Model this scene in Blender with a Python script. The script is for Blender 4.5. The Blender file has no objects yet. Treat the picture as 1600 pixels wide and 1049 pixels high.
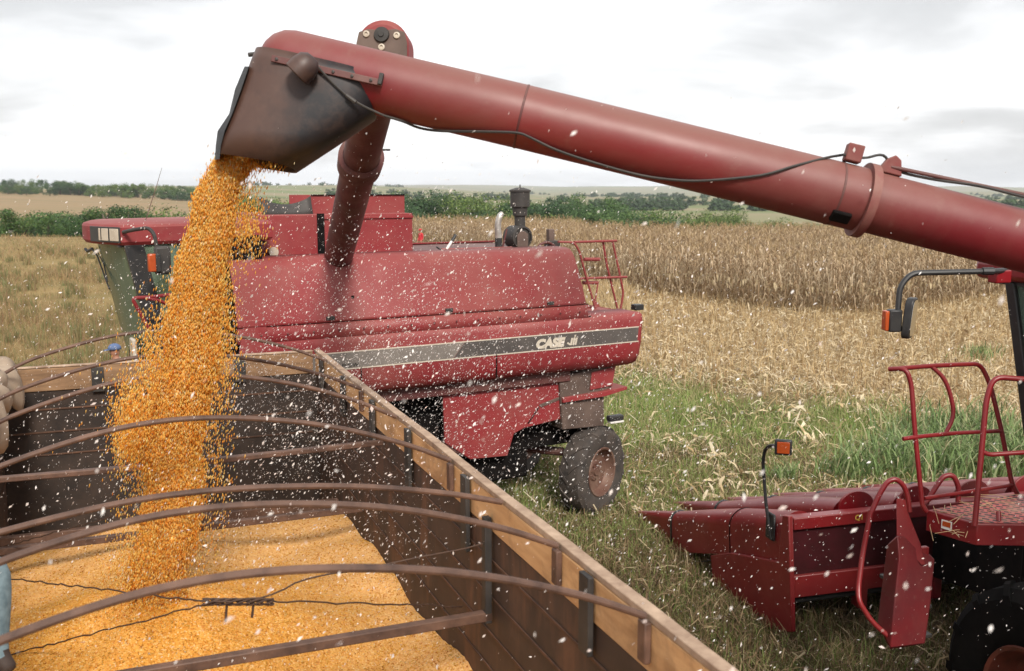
import bpy, bmesh, math, random
import numpy as np
from mathutils import Vector, Matrix

random.seed(7)
RNG = np.random.default_rng(11)
scene = bpy.context.scene
COL = scene.collection

# ------------------------------------------------------------------ camera, sky, sun, exposure
EYE = 4.5
FPX = 1556.0
PITCH = math.atan(230 / FPX)
cam_d = bpy.data.cameras.new("camera")
cam = bpy.data.objects.new("camera", cam_d)
COL.objects.link(cam)
cam.location = (0, 0, EYE)
cam.rotation_euler = (math.pi / 2 - PITCH, 0, 0)
cam_d.sensor_width = 36.0
cam_d.lens = 36.0 * FPX / 1600.0
cam_d.clip_start = 0.05
cam_d.clip_end = 30000
cam_d.dof.use_dof = True
cam_d.dof.focus_distance = 8.5
cam_d.dof.aperture_fstop = 3.6
scene.camera = cam
scene.render.resolution_x = 1024
scene.render.resolution_y = 671

SUN_EL, SUN_AZ = math.radians(40), math.radians(163)      # azimuth clockwise from +Y
world = bpy.data.worlds.new("World")
scene.world = world
world.use_nodes = True
wn = world.node_tree.nodes
wl = world.node_tree.links
wn.clear()
w_out = wn.new("ShaderNodeOutputWorld")
w_bg = wn.new("ShaderNodeBackground")
w_bg.inputs["Strength"].default_value = 0.088
sky = wn.new("ShaderNodeTexSky")
sky.sky_type = 'NISHITA'
sky.sun_disc = False
sky.sun_elevation = SUN_EL
sky.sun_rotation = SUN_AZ
sky.air_density = 1.2
sky.dust_density = 2.0
w_tc = wn.new("ShaderNodeTexCoord")
w_sep = wn.new("ShaderNodeSeparateXYZ")
wl.new(w_tc.outputs["Generated"], w_sep.inputs[0])
w_z = wn.new("ShaderNodeMath"); w_z.operation = 'MAXIMUM'; w_z.inputs[1].default_value = 0.0
wl.new(w_sep.outputs["Z"], w_z.inputs[0])
w_za = wn.new("ShaderNodeMath"); w_za.operation = 'ADD'; w_za.inputs[1].default_value = 0.2
wl.new(w_z.outputs[0], w_za.inputs[0])
w_dx = wn.new("ShaderNodeMath"); w_dx.operation = 'DIVIDE'
w_dy = wn.new("ShaderNodeMath"); w_dy.operation = 'DIVIDE'
wl.new(w_sep.outputs["X"], w_dx.inputs[0]); wl.new(w_za.outputs[0], w_dx.inputs[1])
wl.new(w_sep.outputs["Y"], w_dy.inputs[0]); wl.new(w_za.outputs[0], w_dy.inputs[1])
w_cmb = wn.new("ShaderNodeCombineXYZ")
wl.new(w_dx.outputs[0], w_cmb.inputs[0]); wl.new(w_dy.outputs[0], w_cmb.inputs[1])
w_noise = wn.new("ShaderNodeTexNoise")
w_noise.inputs["Scale"].default_value = 0.9
w_noise.inputs["Detail"].default_value = 7.0
w_noise.inputs["Roughness"].default_value = 0.5
w_noise.inputs["Distortion"].default_value = 0.25
w_map = wn.new("ShaderNodeMapping")
w_map.inputs["Location"].default_value = (11.0, 5.0, 0.0)
wl.new(w_cmb.outputs[0], w_map.inputs[0]); wl.new(w_map.outputs[0], w_noise.inputs["Vector"])
w_ramp = wn.new("ShaderNodeValToRGB")
cr = w_ramp.color_ramp
for p_, c_ in ((0.285, 0.54), (0.40, 0.67), (0.478, 0.90), (0.54, 1.08)):
    e = cr.elements[0] if p_ == 0.285 else cr.elements.new(p_)
    e.position = p_; e.color = (c_, c_, c_ * 1.012, 1)
cr.elements[-1].position = 1.0; cr.elements[-1].color = (1.08, 1.08, 1.08, 1)
wl.new(w_noise.outputs["Fac"], w_ramp.inputs[0])
w_sc = wn.new("ShaderNodeVectorMath"); w_sc.operation = 'SCALE'
w_sc.inputs["Scale"].default_value = 10.5
wl.new(w_ramp.outputs[0], w_sc.inputs[0])
w_mix = wn.new("ShaderNodeMix"); w_mix.data_type = 'RGBA'
w_mix.inputs[0].default_value = 0.9
wl.new(sky.outputs[0], w_mix.inputs[6]); wl.new(w_sc.outputs[0], w_mix.inputs[7])
wl.new(w_mix.outputs[2], w_bg.inputs["Color"])
wl.new(w_bg.outputs[0], w_out.inputs["Surface"])

sun_d = bpy.data.lights.new("sun", 'SUN')
sun_d.energy = 3.0
sun_d.angle = math.radians(12)
sun_d.color = (1.0, 0.95, 0.87)
sun = bpy.data.objects.new("sun", sun_d)
COL.objects.link(sun)
sdir = Vector((math.sin(SUN_AZ) * math.cos(SUN_EL), math.cos(SUN_AZ) * math.cos(SUN_EL), math.sin(SUN_EL)))
sun.rotation_euler = sdir.to_track_quat('Z', 'Y').to_euler()
sun.location = (0, 0, 40)

scene.view_settings.view_transform = 'Standard'
scene.view_settings.look = 'None'
scene.view_settings.exposure = 0.5
scene.view_settings.gamma = 1.0
scene.cycles.use_denoising = True
scene.cycles.max_bounces = 9
scene.cycles.diffuse_bounces = 6
scene.cycles.transmission_bounces = 8
scene.cycles.transparent_max_bounces = 8

# ------------------------------------------------------------------ measuring helpers
_cp, _sp = math.cos(PITCH), math.sin(PITCH)
EYEV = Vector((0, 0, EYE))
def ray(u, v):
    a, b = (u - 800) / FPX, (v - 524.5) / FPX
    return Vector((a, _cp - b * _sp, -_sp - b * _cp))
def atz(u, v, z):
    r = ray(u, v)
    return EYEV + r * ((z - EYE) / r.z)
def atd(u, v, d):
    return EYEV + ray(u, v) * d
def atp(u, v, p, n):
    r = ray(u, v)
    return EYEV + r * ((p - EYEV).dot(n) / r.dot(n))

# ------------------------------------------------------------------ object helpers
def tag(o, label=None, cat=None, group=None, kind=None):
    if label: o["label"] = label
    if cat: o["category"] = cat
    if group: o["group"] = group
    if kind: o["kind"] = kind
    return o

def empty(name, loc, label=None, cat=None, group=None):
    o = bpy.data.objects.new(name, None)
    o.empty_display_size = 0.2
    COL.objects.link(o)
    o.location = loc
    return tag(o, label, cat, group)

ORG = {}
def origin(o):
    p = Vector((0, 0, 0))
    while o is not None:
        p = p + Vector(o.location)
        o = o.parent
    return p

def link_mesh(name, me, mat, parent):
    o = bpy.data.objects.new(name, me)
    COL.objects.link(o)
    if parent is not None: o.parent = parent
    if mat is not None and len(me.materials) == 0: me.materials.append(mat)
    return o

class MB:
    """collects shapes in world coordinates; build() links them as one mesh object"""
    def __init__(s): s.v = []; s.f = []
    def add(s, vs, fs):
        n = len(s.v)
        s.v += [Vector(p) for p in vs]
        s.f += [[i + n for i in f] for f in fs]
        return s
    def box(s, c, size, ax=None):
        ax = ax or (Vector((1, 0, 0)), Vector((0, 1, 0)), Vector((0, 0, 1)))
        c = Vector(c)
        h = [ax[i] * (size[i] / 2) for i in range(3)]
        vs = [c + h[0] * a + h[1] * b + h[2] * d for a in (-1, 1) for b in (-1, 1) for d in (-1, 1)]
        return s.add(vs, [(0, 1, 3, 2), (4, 6, 7, 5), (0, 4, 5, 1), (2, 3, 7, 6), (0, 2, 6, 4), (1, 5, 7, 3)])
    def prism(s, pts, off):
        """closed polygon pts extruded by the vector off"""
        n = len(pts); off = Vector(off)
        vs = [Vector(p) for p in pts] + [Vector(p) + off for p in pts]
        fs = [tuple(range(n))[::-1], tuple(range(n, 2 * n))]
        fs += [(i, (i + 1) % n, n + (i + 1) % n, n + i) for i in range(n)]
        return s.add(vs, fs)
    def loft(s, rings, close=True, cap=True):
        m = len(rings[0]); vs = [p for r in rings for p in r]; fs = []
        for i in range(len(rings) - 1):
            for j in range(m if close else m - 1):
                k = (j + 1) % m
                fs.append((i * m + j, i * m + k, (i + 1) * m + k, (i + 1) * m + j))
        if cap and close:
            fs.append(tuple(range(m))[::-1]); fs.append(tuple(range((len(rings) - 1) * m, len(rings) * m)))
        return s.add(vs, fs)
    def tube(s, pts, r, seg=10, cap=True):
        pts = [Vector(p) for p in pts]
        n = len(pts)
        rs = r if isinstance(r, (list, tuple)) else [r] * n
        t0 = (pts[1] - pts[0]).normalized()
        up = Vector((0, 0, 1)) if abs(t0.z) < 0.9 else Vector((1, 0, 0))
        nx = t0.cross(up).normalized()
        rings = []
        for i in range(n):
            if i == 0: t = t0
            elif i == n - 1: t = (pts[i] - pts[i - 1]).normalized()
            else: t = ((pts[i + 1] - pts[i]).normalized() + (pts[i] - pts[i - 1]).normalized()).normalized()
            nx = (nx - t * nx.dot(t))
            nx = nx.normalized() if nx.length > 1e-6 else t.orthogonal().normalized()
            ny = t.cross(nx)
            rings.append([pts[i] + (nx * math.cos(a) + ny * math.sin(a)) * rs[i] for a in [2 * math.pi * k / seg for k in range(seg)]])
        return s.loft(rings, True, cap)
    def lathe(s, c, axis, prof, seg=32):
        """prof: list of (along axis, radius)"""
        c = Vector(c); a = Vector(axis).normalized()
        x = a.orthogonal().normalized(); y = a.cross(x)
        rings = []
        for (t, r) in prof:
            rings.append([c + a * t + (x * math.cos(q) + y * math.sin(q)) * r for q in [2 * math.pi * k / seg for k in range(seg)]])
        return s.loft(rings, True, False)
    def build(s, name, mat, parent=None, smooth=True, bevel=0.0, angle=35, solid=0.0):
        org = origin(parent) if parent is not None else Vector((0, 0, 0))
        me = bpy.data.meshes.new(name)
        me.from_pydata([tuple(p - org) for p in s.v], [], s.f)
        me.update()
        bm = bmesh.new(); bm.from_mesh(me)
        bmesh.ops.remove_doubles(bm, verts=bm.verts, dist=1e-5)
        bmesh.ops.recalc_face_normals(bm, faces=bm.faces)
        bm.to_mesh(me); bm.free()
        if smooth:
            me.shade_smooth()
            me.set_sharp_from_angle(angle=math.radians(angle))
        o = link_mesh(name, me, mat, parent)
        if solid:
            m = o.modifiers.new("solid", 'SOLIDIFY'); m.thickness = solid; m.offset = 0
        if bevel:
            m = o.modifiers.new("bevel", 'BEVEL'); m.width = bevel; m.segments = 2
            m.limit_method = 'ANGLE'; m.angle_limit = math.radians(40)
        return o

def catmull(pts, n=6):
    pts = [Vector(p) for p in pts]
    P = [pts[0] * 2 - pts[1]] + pts + [pts[-1] * 2 - pts[-2]]
    out = []
    for i in range(1, len(P) - 2):
        for k in range(n):
            t = k / n
            a, b, c, d = P[i - 1], P[i], P[i + 1], P[i + 2]
            out.append(0.5 * ((2 * b) + (c - a) * t + (2 * a - 5 * b + 4 * c - d) * t * t + (3 * b - a - 3 * c + d) * t ** 3))
    out.append(pts[-1])
    return out

def rounded(pts, r=0.06, n=5):
    """polyline with its corners rounded"""
    pts = [Vector(p) for p in pts]
    out = [pts[0]]
    for i in range(1, len(pts) - 1):
        a, b, c = pts[i - 1], pts[i], pts[i + 1]
        ra = min(r, (a - b).length * 0.45, (c - b).length * 0.45)
        p, q = b + (a - b).normalized() * ra, b + (c - b).normalized() * ra
        for k in range(n + 1):
            t = k / n
            out.append(p * (1 - t) ** 2 + b * 2 * t * (1 - t) + q * t * t)
    out.append(pts[-1])
    return out

def arrays_mesh(name, V, Q=None, T=None, colors=None, smooth=False):
    me = bpy.data.meshes.new(name)
    V = np.asarray(V, dtype=np.float32)
    me.vertices.add(len(V)); me.vertices.foreach_set("co", V.ravel())
    nq = 0 if Q is None else len(Q); nt = 0 if T is None else len(T)
    loops = []
    if nq: loops.append(np.asarray(Q, dtype=np.int32).ravel())
    if nt: loops.append(np.asarray(T, dtype=np.int32).ravel())
    loops = np.concatenate(loops)
    me.loops.add(len(loops)); me.loops.foreach_set("vertex_index", loops)
    me.polygons.add(nq + nt)
    st = np.concatenate([np.arange(nq) * 4, nq * 4 + np.arange(nt) * 3]).astype(np.int32)
    me.polygons.foreach_set("loop_start", st)
    if smooth: me.polygons.foreach_set("use_smooth", np.ones(nq + nt, dtype=bool))
    if colors is not None:
        at = me.attributes.new("Col", 'FLOAT_COLOR', 'POINT')
        c = np.ones((len(V), 4), dtype=np.float32); c[:, :3] = colors
        at.data.foreach_set("color", c.ravel())
    me.update(calc_edges=True)
    me.validate()
    return me

# ------------------------------------------------------------------ materials
class NT:
    def __init__(s, name):
        s.m = bpy.data.materials.new(name); s.m.use_nodes = True
        s.t = s.m.node_tree; s.b = s.t.nodes["Principled BSDF"]
        s.out = s.t.nodes["Material Output"]
    def n(s, typ, **kw):
        x = s.t.nodes.new(typ)
        for k, v in kw.items():
            if k in x.inputs: x.inputs[k].default_value = v
            else: setattr(x, k, v)
        return x
    def l(s, a, b): s.t.links.new(a, b)
    def coord(s, scale=None):
        tc = s.n("ShaderNodeTexCoord")
        if scale is None: return tc.outputs["Object"]
        mp = s.n("ShaderNodeMapping"); mp.inputs["Scale"].default_value = scale
        s.l(tc.outputs["Object"], mp.inputs[0])
        return mp.outputs[0]
    def noise(s, scale, detail=5.0, rough=0.55, co=None, dist=0.0):
        x = s.n("ShaderNodeTexNoise", Scale=scale, Detail=detail, Roughness=rough, Distortion=dist)
        s.l(co if co is not None else s.coord(), x.inputs["Vector"])
        return x.outputs["Fac"]
    def ramp(s, fac, stops):
        x = s.n("ShaderNodeValToRGB"); r = x.color_ramp
        while len(r.elements) < len(stops): r.elements.new(0.5)
        for e, (p, c) in zip(r.elements, stops):
            e.position = p; e.color = (c, c, c, 1) if isinstance(c, (int, float)) else (*c, 1)
        s.l(fac, x.inputs[0])
        return x.outputs[0]
    def mix(s, fac, a, b, blend='MIX'):
        x = s.n("ShaderNodeMix", data_type='RGBA', blend_type=blend)
        if isinstance(fac, (int, float)): x.inputs[0].default_value = fac
        else: s.l(fac, x.inputs[0])
        for i, c in ((6, a), (7, b)):
            if isinstance(c, tuple): x.inputs[i].default_value = (*c, 1)
            else: s.l(c, x.inputs[i])
        return x.outputs[2]
    def math(s, op, a, b=0.0):
        x = s.n("ShaderNodeMath", operation=op)
        for i, c in ((0, a), (1, b)):
            if isinstance(c, (int, float)): x.inputs[i].default_value = c
            else: s.l(c, x.inputs[i])
        return x.outputs[0]
    def bump(s, h, strength=0.3, dist=0.01):
        x = s.n("ShaderNodeBump", Strength=strength, Distance=dist)
        s.l(h, x.inputs["Height"]); s.l(x.outputs[0], s.b.inputs["Normal"])
    def upness(s):
        g = s.n("ShaderNodeNewGeometry"); p = s.n("ShaderNodeSeparateXYZ")
        s.l(g.outputs["Normal"], p.inputs[0])
        return p.outputs["Z"]

def painted(name, base, dark, dust, dust_amt=0.5, rough=0.42, scale=1.6, specks=0.35, pat=1.0, upw=0.45, dent=0.0):
    k = NT(name)
    n1 = k.noise(scale, 6, 0.6)
    n2 = k.noise(scale * 14, 4, 0.65)
    c = k.mix(k.ramp(n1, [(0.35, 0.0), (0.68, 1.0)]), base, dark)
    # settled dust: patches, more of it on faces that look up
    up = k.math('MULTIPLY', k.math('MAXIMUM', k.upness(), 0.0), upw)
    d = k.math('ADD', k.math('MULTIPLY', k.ramp(k.noise(scale * 0.8, 8, 0.68, dist=0.6), [(0.42, 0.0), (0.72, 1.0)]), pat), up)
    d = k.math('MINIMUM', k.math('MULTIPLY', d, dust_amt), 0.92)
    c = k.mix(d, c, dust)
    sp = k.math('MULTIPLY', k.ramp(n2, [(0.60, 0.0), (0.75, 1.0)]), specks)
    c = k.mix(sp, c, dust)
    k.l(c, k.b.inputs["Base Color"])
    r = k.ramp(n1, [(0.2, rough - 0.08), (0.8, rough + 0.22)])
    k.l(r, k.b.inputs["Roughness"])
    low = k.noise(3.2, 2, 0.4)
    k.bump(k.math('ADD', k.math('MULTIPLY', n2, .10), k.math('MULTIPLY', low, dent)), 0.6, 0.01)
    return k.m

def plain(name, a, b=None, rough=0.6, metal=0.0, scale=6.0, bump=0.15, stretch=None, spec=0.4):
    k = NT(name)
    n = k.noise(scale, 7, 0.62, co=k.coord(stretch) if stretch else None)
    b = b or tuple(x * 0.6 for x in a)
    k.l(k.mix(k.ramp(n, [(0.32, 0.0), (0.68, 1.0)]), a, b), k.b.inputs["Base Color"])
    k.b.inputs["Roughness"].default_value = rough
    k.b.inputs["Metallic"].default_value = metal
    k.b.inputs["Specular IOR Level"].default_value = spec
    if bump: k.bump(n, bump, 0.01)
    return k.m

def vcol(name, rough=0.7, transl=0.0, spec=0.25):
    k = NT(name)
    a = k.n("ShaderNodeAttribute", attribute_name="Col")
    k.l(a.outputs["Color"], k.b.inputs["Base Color"])
    k.b.inputs["Roughness"].default_value = rough
    k.b.inputs["Specular IOR Level"].default_value = spec
    if transl:
        t = k.n("ShaderNodeBsdfTranslucent"); k.l(a.outputs["Color"], t.inputs["Color"])
        m = k.n("ShaderNodeMixShader"); m.inputs[0].default_value = transl
        k.l(k.b.outputs[0], m.inputs[1]); k.l(t.outputs[0], m.inputs[2]); k.l(m.outputs[0], k.out.inputs["Surface"])
    return k.m

M = {}
M['red_near'] = painted('red paint, glossy', (0.20, 0.006, 0.010), (0.13, 0.004, 0.007), (0.25, 0.09, 0.068), 0.24, 0.36, 1.3, 0.25)
M['red_tube'] = painted('red paint, dusty auger', (0.185, 0.006, 0.011), (0.125, 0.004, 0.008), (0.185, 0.080, 0.062), 0.80, 0.44, 0.6, 0.40, pat=.85, upw=.75, dent=1.6)
M['red_far'] = painted('red paint, faded', (0.235, 0.017, 0.020), (0.175, 0.012, 0.015), (0.26, 0.11, 0.085), 0.52, 0.58, 0.9, 0.45, dent=2.2)
M['red_brown'] = painted('red paint under dust', (0.105, 0.022, 0.021), (0.065, 0.015, 0.014), (0.17, 0.10, 0.076), 0.55, 0.55, 2.0, 0.5)
M['red_dust'] = painted('red paint deep under dust', (0.20, 0.03, 0.03), (0.14, 0.03, 0.028), (0.24, 0.14, 0.105), 0.8, 0.6, 2.5, 0.5)
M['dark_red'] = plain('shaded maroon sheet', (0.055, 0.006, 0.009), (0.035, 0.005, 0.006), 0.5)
M['rust_tube'] = plain('weathered steel pipe', (0.16, 0.088, 0.060), (0.055, 0.030, 0.022), 0.6, 0.1, 7, 0.3)
k = NT('dusty black rubber')                        # brown dust on the front half, bare black behind
sx = k.n("ShaderNodeSeparateXYZ"); k.l(k.coord(), sx.inputs[0])
f_ = k.math('ADD', k.math('MULTIPLY', k.math('ADD', sx.outputs["X"], 6.14), 2.2), k.math('MULTIPLY', k.math('SUBTRACT', k.noise(2.6, 7, .65), .5), 2.4))
f_ = k.math('ADD', f_, k.math('MULTIPLY', k.math('SUBTRACT', 4.95, sx.outputs["Z"]), .9))
c = k.mix(k.ramp(f_, [(0.0, 0.0), (0.75, 1.0)]), (0.068, 0.033, 0.023), (0.009, 0.008, 0.010))
c = k.mix(k.math('MULTIPLY', k.ramp(k.noise(9, 6, .7), [(.5, 0.0), (.75, 1.0)]), .30), c, (0.13, .075, .055))
k.l(c, k.b.inputs["Base Color"]); k.b.inputs["Roughness"].default_value = 0.5
M['boot'] = k.m
M['black'] = plain('black plastic', (0.016, 0.016, 0.018), (0.03, 0.028, 0.026), 0.45, 0.0, 8, 0.05)
M['dusty_black'] = plain('dusty black metal', (0.05, 0.043, 0.038), (0.02, 0.018, 0.017), 0.6, 0.0, 5, 0.1)
M['dark_gap'] = plain('dark machinery', (0.005, 0.0045, 0.0045), (0.012, 0.009, 0.008), 0.8, 0.0, 6, 0.3, None, 0.08)  # near-black: shade in gaps and under the machines put into the colour
M['shade_rubber'] = plain('dark tyre rubber', (0.009, 0.008, 0.0075), (0.004, 0.004, 0.004), 0.9, 0.0, 5, 0.2, None, 0.1)  # darker copy of the tyre rubber, shade around the near wheel painted in
M['guard_red'] = painted('grimy red sheet', (0.13, 0.006, 0.009), (0.08, 0.004, 0.006), (0.16, 0.07, 0.055), 0.3, 0.5, 2.0, 0.35)  # deeper red with the shade below the platform put into the colour
M['rubber'] = plain('tyre rubber', (0.075, 0.058, 0.047), (0.028, 0.024, 0.022), 0.8, 0.0, 5, 0.2)
M['rim'] = plain('dusty wheel rim', (0.20, 0.125, 0.09), (0.11, 0.045, 0.032), 0.55, 0.2, 5, 0.1)
M['rim_red'] = plain('rusty red rim', (0.20, 0.05, 0.03), (0.09, 0.03, 0.02), 0.6, 0.1, 5, 0.1)
M['greybox'] = plain('dusty grey metal', (0.14, 0.095, 0.076), (0.075, 0.050, 0.040), 0.7, 0.1, 4, 0.1)
M['orange'] = plain('orange lens', (0.42, 0.070, 0.014), (0.28, 0.045, 0.010), 0.3, 0.0, 3, 0.0)
M['cream'] = plain('dull lamp lens', (0.52, 0.45, 0.36), (0.40, 0.33, 0.26), 0.25, 0.0, 5, 0.0)
M['steel'] = plain('bright steel', (0.55, 0.52, 0.48), (0.32, 0.28, 0.25), 0.35, 0.7, 9, 0.1)
M['white'] = plain('white paint', (0.75, 0.73, 0.70), (0.6, 0.56, 0.5), 0.5, 0.0, 5, 0.05)
M['canvas'] = plain('beige canvas', (0.38, 0.29, 0.21), (0.25, 0.185, 0.13), 0.85, 0.0, 4, 0.2)
M['denim'] = plain('faded blue denim', (0.16, 0.215, 0.235), (0.075, 0.11, 0.125), 0.85, 0.0, 22, 0.3)
M['skin'] = plain('skin', (0.34, 0.17, 0.11), (0.28, 0.13, 0.08), 0.6, 0.0, 12, 0.0)
M['cloth_red'] = plain('red shirt', (0.55, 0.03, 0.04), (0.42, 0.02, 0.03), 0.8)
M['cloth_grey'] = plain('grey shirt', (0.26, 0.22, 0.20), (0.18, 0.15, 0.14), 0.8)
M['cloth_tan'] = plain('tan trousers', (0.34, 0.20, 0.12), (0.26, 0.15, 0.09), 0.8)
M['cloth_blue'] = plain('blue cap cloth', (0.10, 0.15, 0.27), (0.07, 0.10, 0.20), 0.8)
M['leather'] = plain('brown boot leather', (0.05, 0.03, 0.022), (0.03, 0.02, 0.016), 0.7)
M['hair'] = plain('dark hair', (0.02, 0.014, 0.012), None, 0.6)
M['decal'] = plain('cream lettering', (0.56, 0.49, 0.40), (0.46, 0.40, 0.32), 0.5, 0.0, 20, 0.0)
M['decal_dark'] = plain('dark lettering', (0.05, 0.045, 0.04), None, 0.6)
M['yellow_mark'] = plain('yellow paint mark', (0.62, 0.40, 0.06), None, 0.6)
M['stripe'] = plain('charcoal stripe', (0.060, 0.052, 0.048), (0.10, 0.085, 0.075), 0.5, 0.0, 3, 0.0)
M['stripe_grey'] = plain('worn grey stripe', (0.21, 0.18, 0.155), (0.14, 0.12, 0.105), 0.55, 0.0, 4, 0.0)
M['wire'] = plain('rusty wire', (0.09, 0.05, 0.032), (0.05, 0.028, 0.02), 0.7, 0.2, 30, 0.0)

k = NT('plywood')                                   # sideboards, worn honey plywood with dark stains
n1 = k.noise(3.0, 7, 0.6, co=k.coord((1.0, 1.0, 7.0)))
n2 = k.noise(2.0, 8, 0.7, dist=0.8)
c = k.mix(k.ramp(n1, [(0.3, 0.0), (0.7, 1.0)]), (0.66, 0.40, 0.19), (0.46, 0.245, 0.10))
c = k.mix(k.ramp(n2, [(0.5, 0.0), (0.75, 0.85)]), c, (0.12, 0.062, 0.032))
k.l(c, k.b.inputs["Base Color"]); k.b.inputs["Roughness"].default_value = 0.75
k.bump(n1, 0.2, 0.01); M['plywood'] = k.m

M['plywood_dull'] = plain('dusty brown boards', (0.30, 0.18, 0.095), (0.15, 0.085, 0.045), .8, 0, 4, .2, (1, 1, 5))
k = NT('weathered top rail')
n1 = k.noise(6.0, 7, 0.65)
c = k.mix(k.ramp(n1, [(0.3, 0.0), (0.7, 1.0)]), (0.46, 0.33, 0.23), (0.17, 0.10, 0.062))
k.l(c, k.b.inputs["Base Color"]); k.b.inputs["Roughness"].default_value = 0.8
k.bump(n1, 0.3, 0.01); M['rail_wood'] = k.m

k = NT('rusty grain bed')                           # dark brown lower wall with rust streaks
n1 = k.noise(2.2, 8, 0.65)
n2 = k.noise(5.0, 6, 0.6, co=k.coord((1.0, 1.0, 0.25)))
c = k.mix(k.ramp(n1, [(0.3, 0.0), (0.7, 1.0)]), (0.078, 0.044, 0.030), (0.030, 0.018, 0.013))
c = k.mix(k.math('MULTIPLY', k.ramp(n2, [(0.52, 0.0), (0.72, 1.0)]), 0.75), c, (0.16, 0.075, 0.042))
k.l(c, k.b.inputs["Base Color"]); k.b.inputs["Roughness"].default_value = 0.7
k.bump(n1, 0.3, 0.01); M['bed_wall'] = k.m

k = NT('corn kernels')                              # heap skin: one cell per kernel
vo = k.n("ShaderNodeTexVoronoi", Scale=112.0, Randomness=1.0)
k.l(k.coord(), vo.inputs["Vector"])
sepc = k.n("ShaderNodeSeparateColor"); k.l(vo.outputs["Color"], sepc.inputs[0])
c = k.ramp(sepc.outputs[0], [(0.0, (0.38, 0.125, 0.010)), (0.30, (0.54, 0.22, 0.022)), (0.62, (0.62, 0.30, 0.045)), (0.9, (0.64, 0.37, 0.095)), (1.0, (0.76, 0.54, 0.27))])
big = k.noise(1.6, 5, 0.65)
gp_ = k.n("ShaderNodeNewGeometry"); dv_ = k.n("ShaderNodeVectorMath", operation='DISTANCE')
k.l(gp_.outputs["Position"], dv_.inputs[0]); dv_.inputs[1].default_value = (-2.15, 5.2, 2.0)
# fresh kernels under the fall are deeper orange, the rest is paled by settled chaff
c = k.mix(k.math('MULTIPLY', k.ramp(k.math('ADD', k.math('MULTIPLY', dv_.outputs["Value"], .5), k.math('SUBTRACT', big, .5)), [(0.30, 0.0), (1.05, 1.0)]), .20), k.mix(.25, c, (0.70, 0.27, 0.02)), (0.86, 0.66, 0.42))
k.l(c, k.b.inputs["Base Color"]); k.b.inputs["Roughness"].default_value = 0.5
hgt = k.math('SUBTRACT', 1.0, k.math('MULTIPLY', vo.outputs["Distance"], 1.0))
k.bump(hgt, 0.7, 0.005); M['corn'] = k.m

M['end_wall_dark'] = plain('near-black end boards', (0.048, 0.032, 0.024), (0.018, 0.013, 0.011), .85, 0, 5, .3)  # far end wall, darker than the side walls
M['rib'] = plain('rusty rib', (0.13, 0.062, 0.034), (0.045, 0.024, 0.016), .75, 0, 6, .2)
M['kernel'] = vcol('loose kernels', 0.45, 0.25)
M['kernel_air'] = vcol('falling kernels', 0.5, 0.65)
M['blade'] = vcol('grass blades', 0.6, 0.3)
M['straw'] = vcol('dry straw', 0.75, 0.25)
M['stalk'] = vcol('dry corn plants', 0.75, 0.25)
M['leaf'] = vcol('tree leaves', 0.6, 0.15)
M['chaff'] = vcol('chaff', 0.8, 0.35)
M['bark'] = plain('bark', (0.10, 0.075, 0.055), (0.05, 0.038, 0.03), 0.9)

k = NT('tinted cab glass')
k.b.inputs["Base Color"].default_value = (0.22, 0.30, 0.25, 1)
k.b.inputs["Roughness"].default_value = 0.06
tr = k.n("ShaderNodeBsdfTransparent"); tr.inputs["Color"].default_value = (0.82, 0.90, 0.84, 1)
mx = k.n("ShaderNodeMixShader"); mx.inputs[0].default_value = 0.28
k.l(tr.outputs[0], mx.inputs[1]); k.l(k.b.outputs[0], mx.inputs[2]); k.l(mx.outputs[0], k.out.inputs["Surface"])
M['glass'] = k.m
k = NT('dusty windscreen')
nz = k.noise(2.5, 5, 0.6, co=k.coord((1.0, 1.0, 0.2)))
k.l(k.mix(nz, (0.075, 0.125, 0.085), (0.15, 0.20, 0.15)), k.b.inputs["Base Color"])
k.b.inputs["Roughness"].default_value = 0.2
tr = k.n("ShaderNodeBsdfTransparent"); tr.inputs["Color"].default_value = (0.4, 0.52, 0.42, 1)
mx = k.n("ShaderNodeMixShader"); mx.inputs[0].default_value = 0.75
k.l(tr.outputs[0], mx.inputs[1]); k.l(k.b.outputs[0], mx.inputs[2]); k.l(mx.outputs[0], k.out.inputs["Surface"])
M['screen'] = k.m
k = NT('mirror glass')
k.b.inputs["Base Color"].default_value = (0.5, 0.5, 0.48, 1); k.b.inputs["Metallic"].default_value = 1.0
k.b.inputs["Roughness"].default_value = 0.15
M['mirror'] = k.m

# ------------------------------------------------------------------ terrain
def sstep(a, b, x):
    t = np.clip((x - a) / (b - a), 0, 1)
    return t * t * (3 - 2 * t)
def terrain(x, y):
    x = np.asarray(x, dtype=float); y = np.asarray(y, dtype=float)
    wr = sstep(2, 12, x)
    crest = 92 + 30 * sstep(-30, -12, x) * (1 - wr) + 24 * wr
    z = -wr * 0.0365 * np.clip(y - 66, 0, 60)
    z = z - 9.0 * sstep(crest, crest + 70, y)
    amp = 9.5 * np.clip((-x - 60) / 250, 0, 1.3)
    z = z + amp * sstep(180, 640, y)
    far = np.clip(y - 900, 0, None)
    z = z + sstep(700, 2500, y) * (5 * np.sin(x / 420 + y / 900) + 4 * np.sin(x / 170 - y / 610 + 1.3))
    z = z + 22 * sstep(3500, 8000, y) + 10 * np.sin(x / 1500 + 0.6) * sstep(3500, 8000, y)
    # small unevenness underfoot
    z = z + 0.04 * np.sin(x * 0.9 + 1.0) * np.sin(y * 0.7) * sstep(3, 10, np.hypot(x, y)) * (1 - sstep(100, 200, y))
    return z

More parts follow.
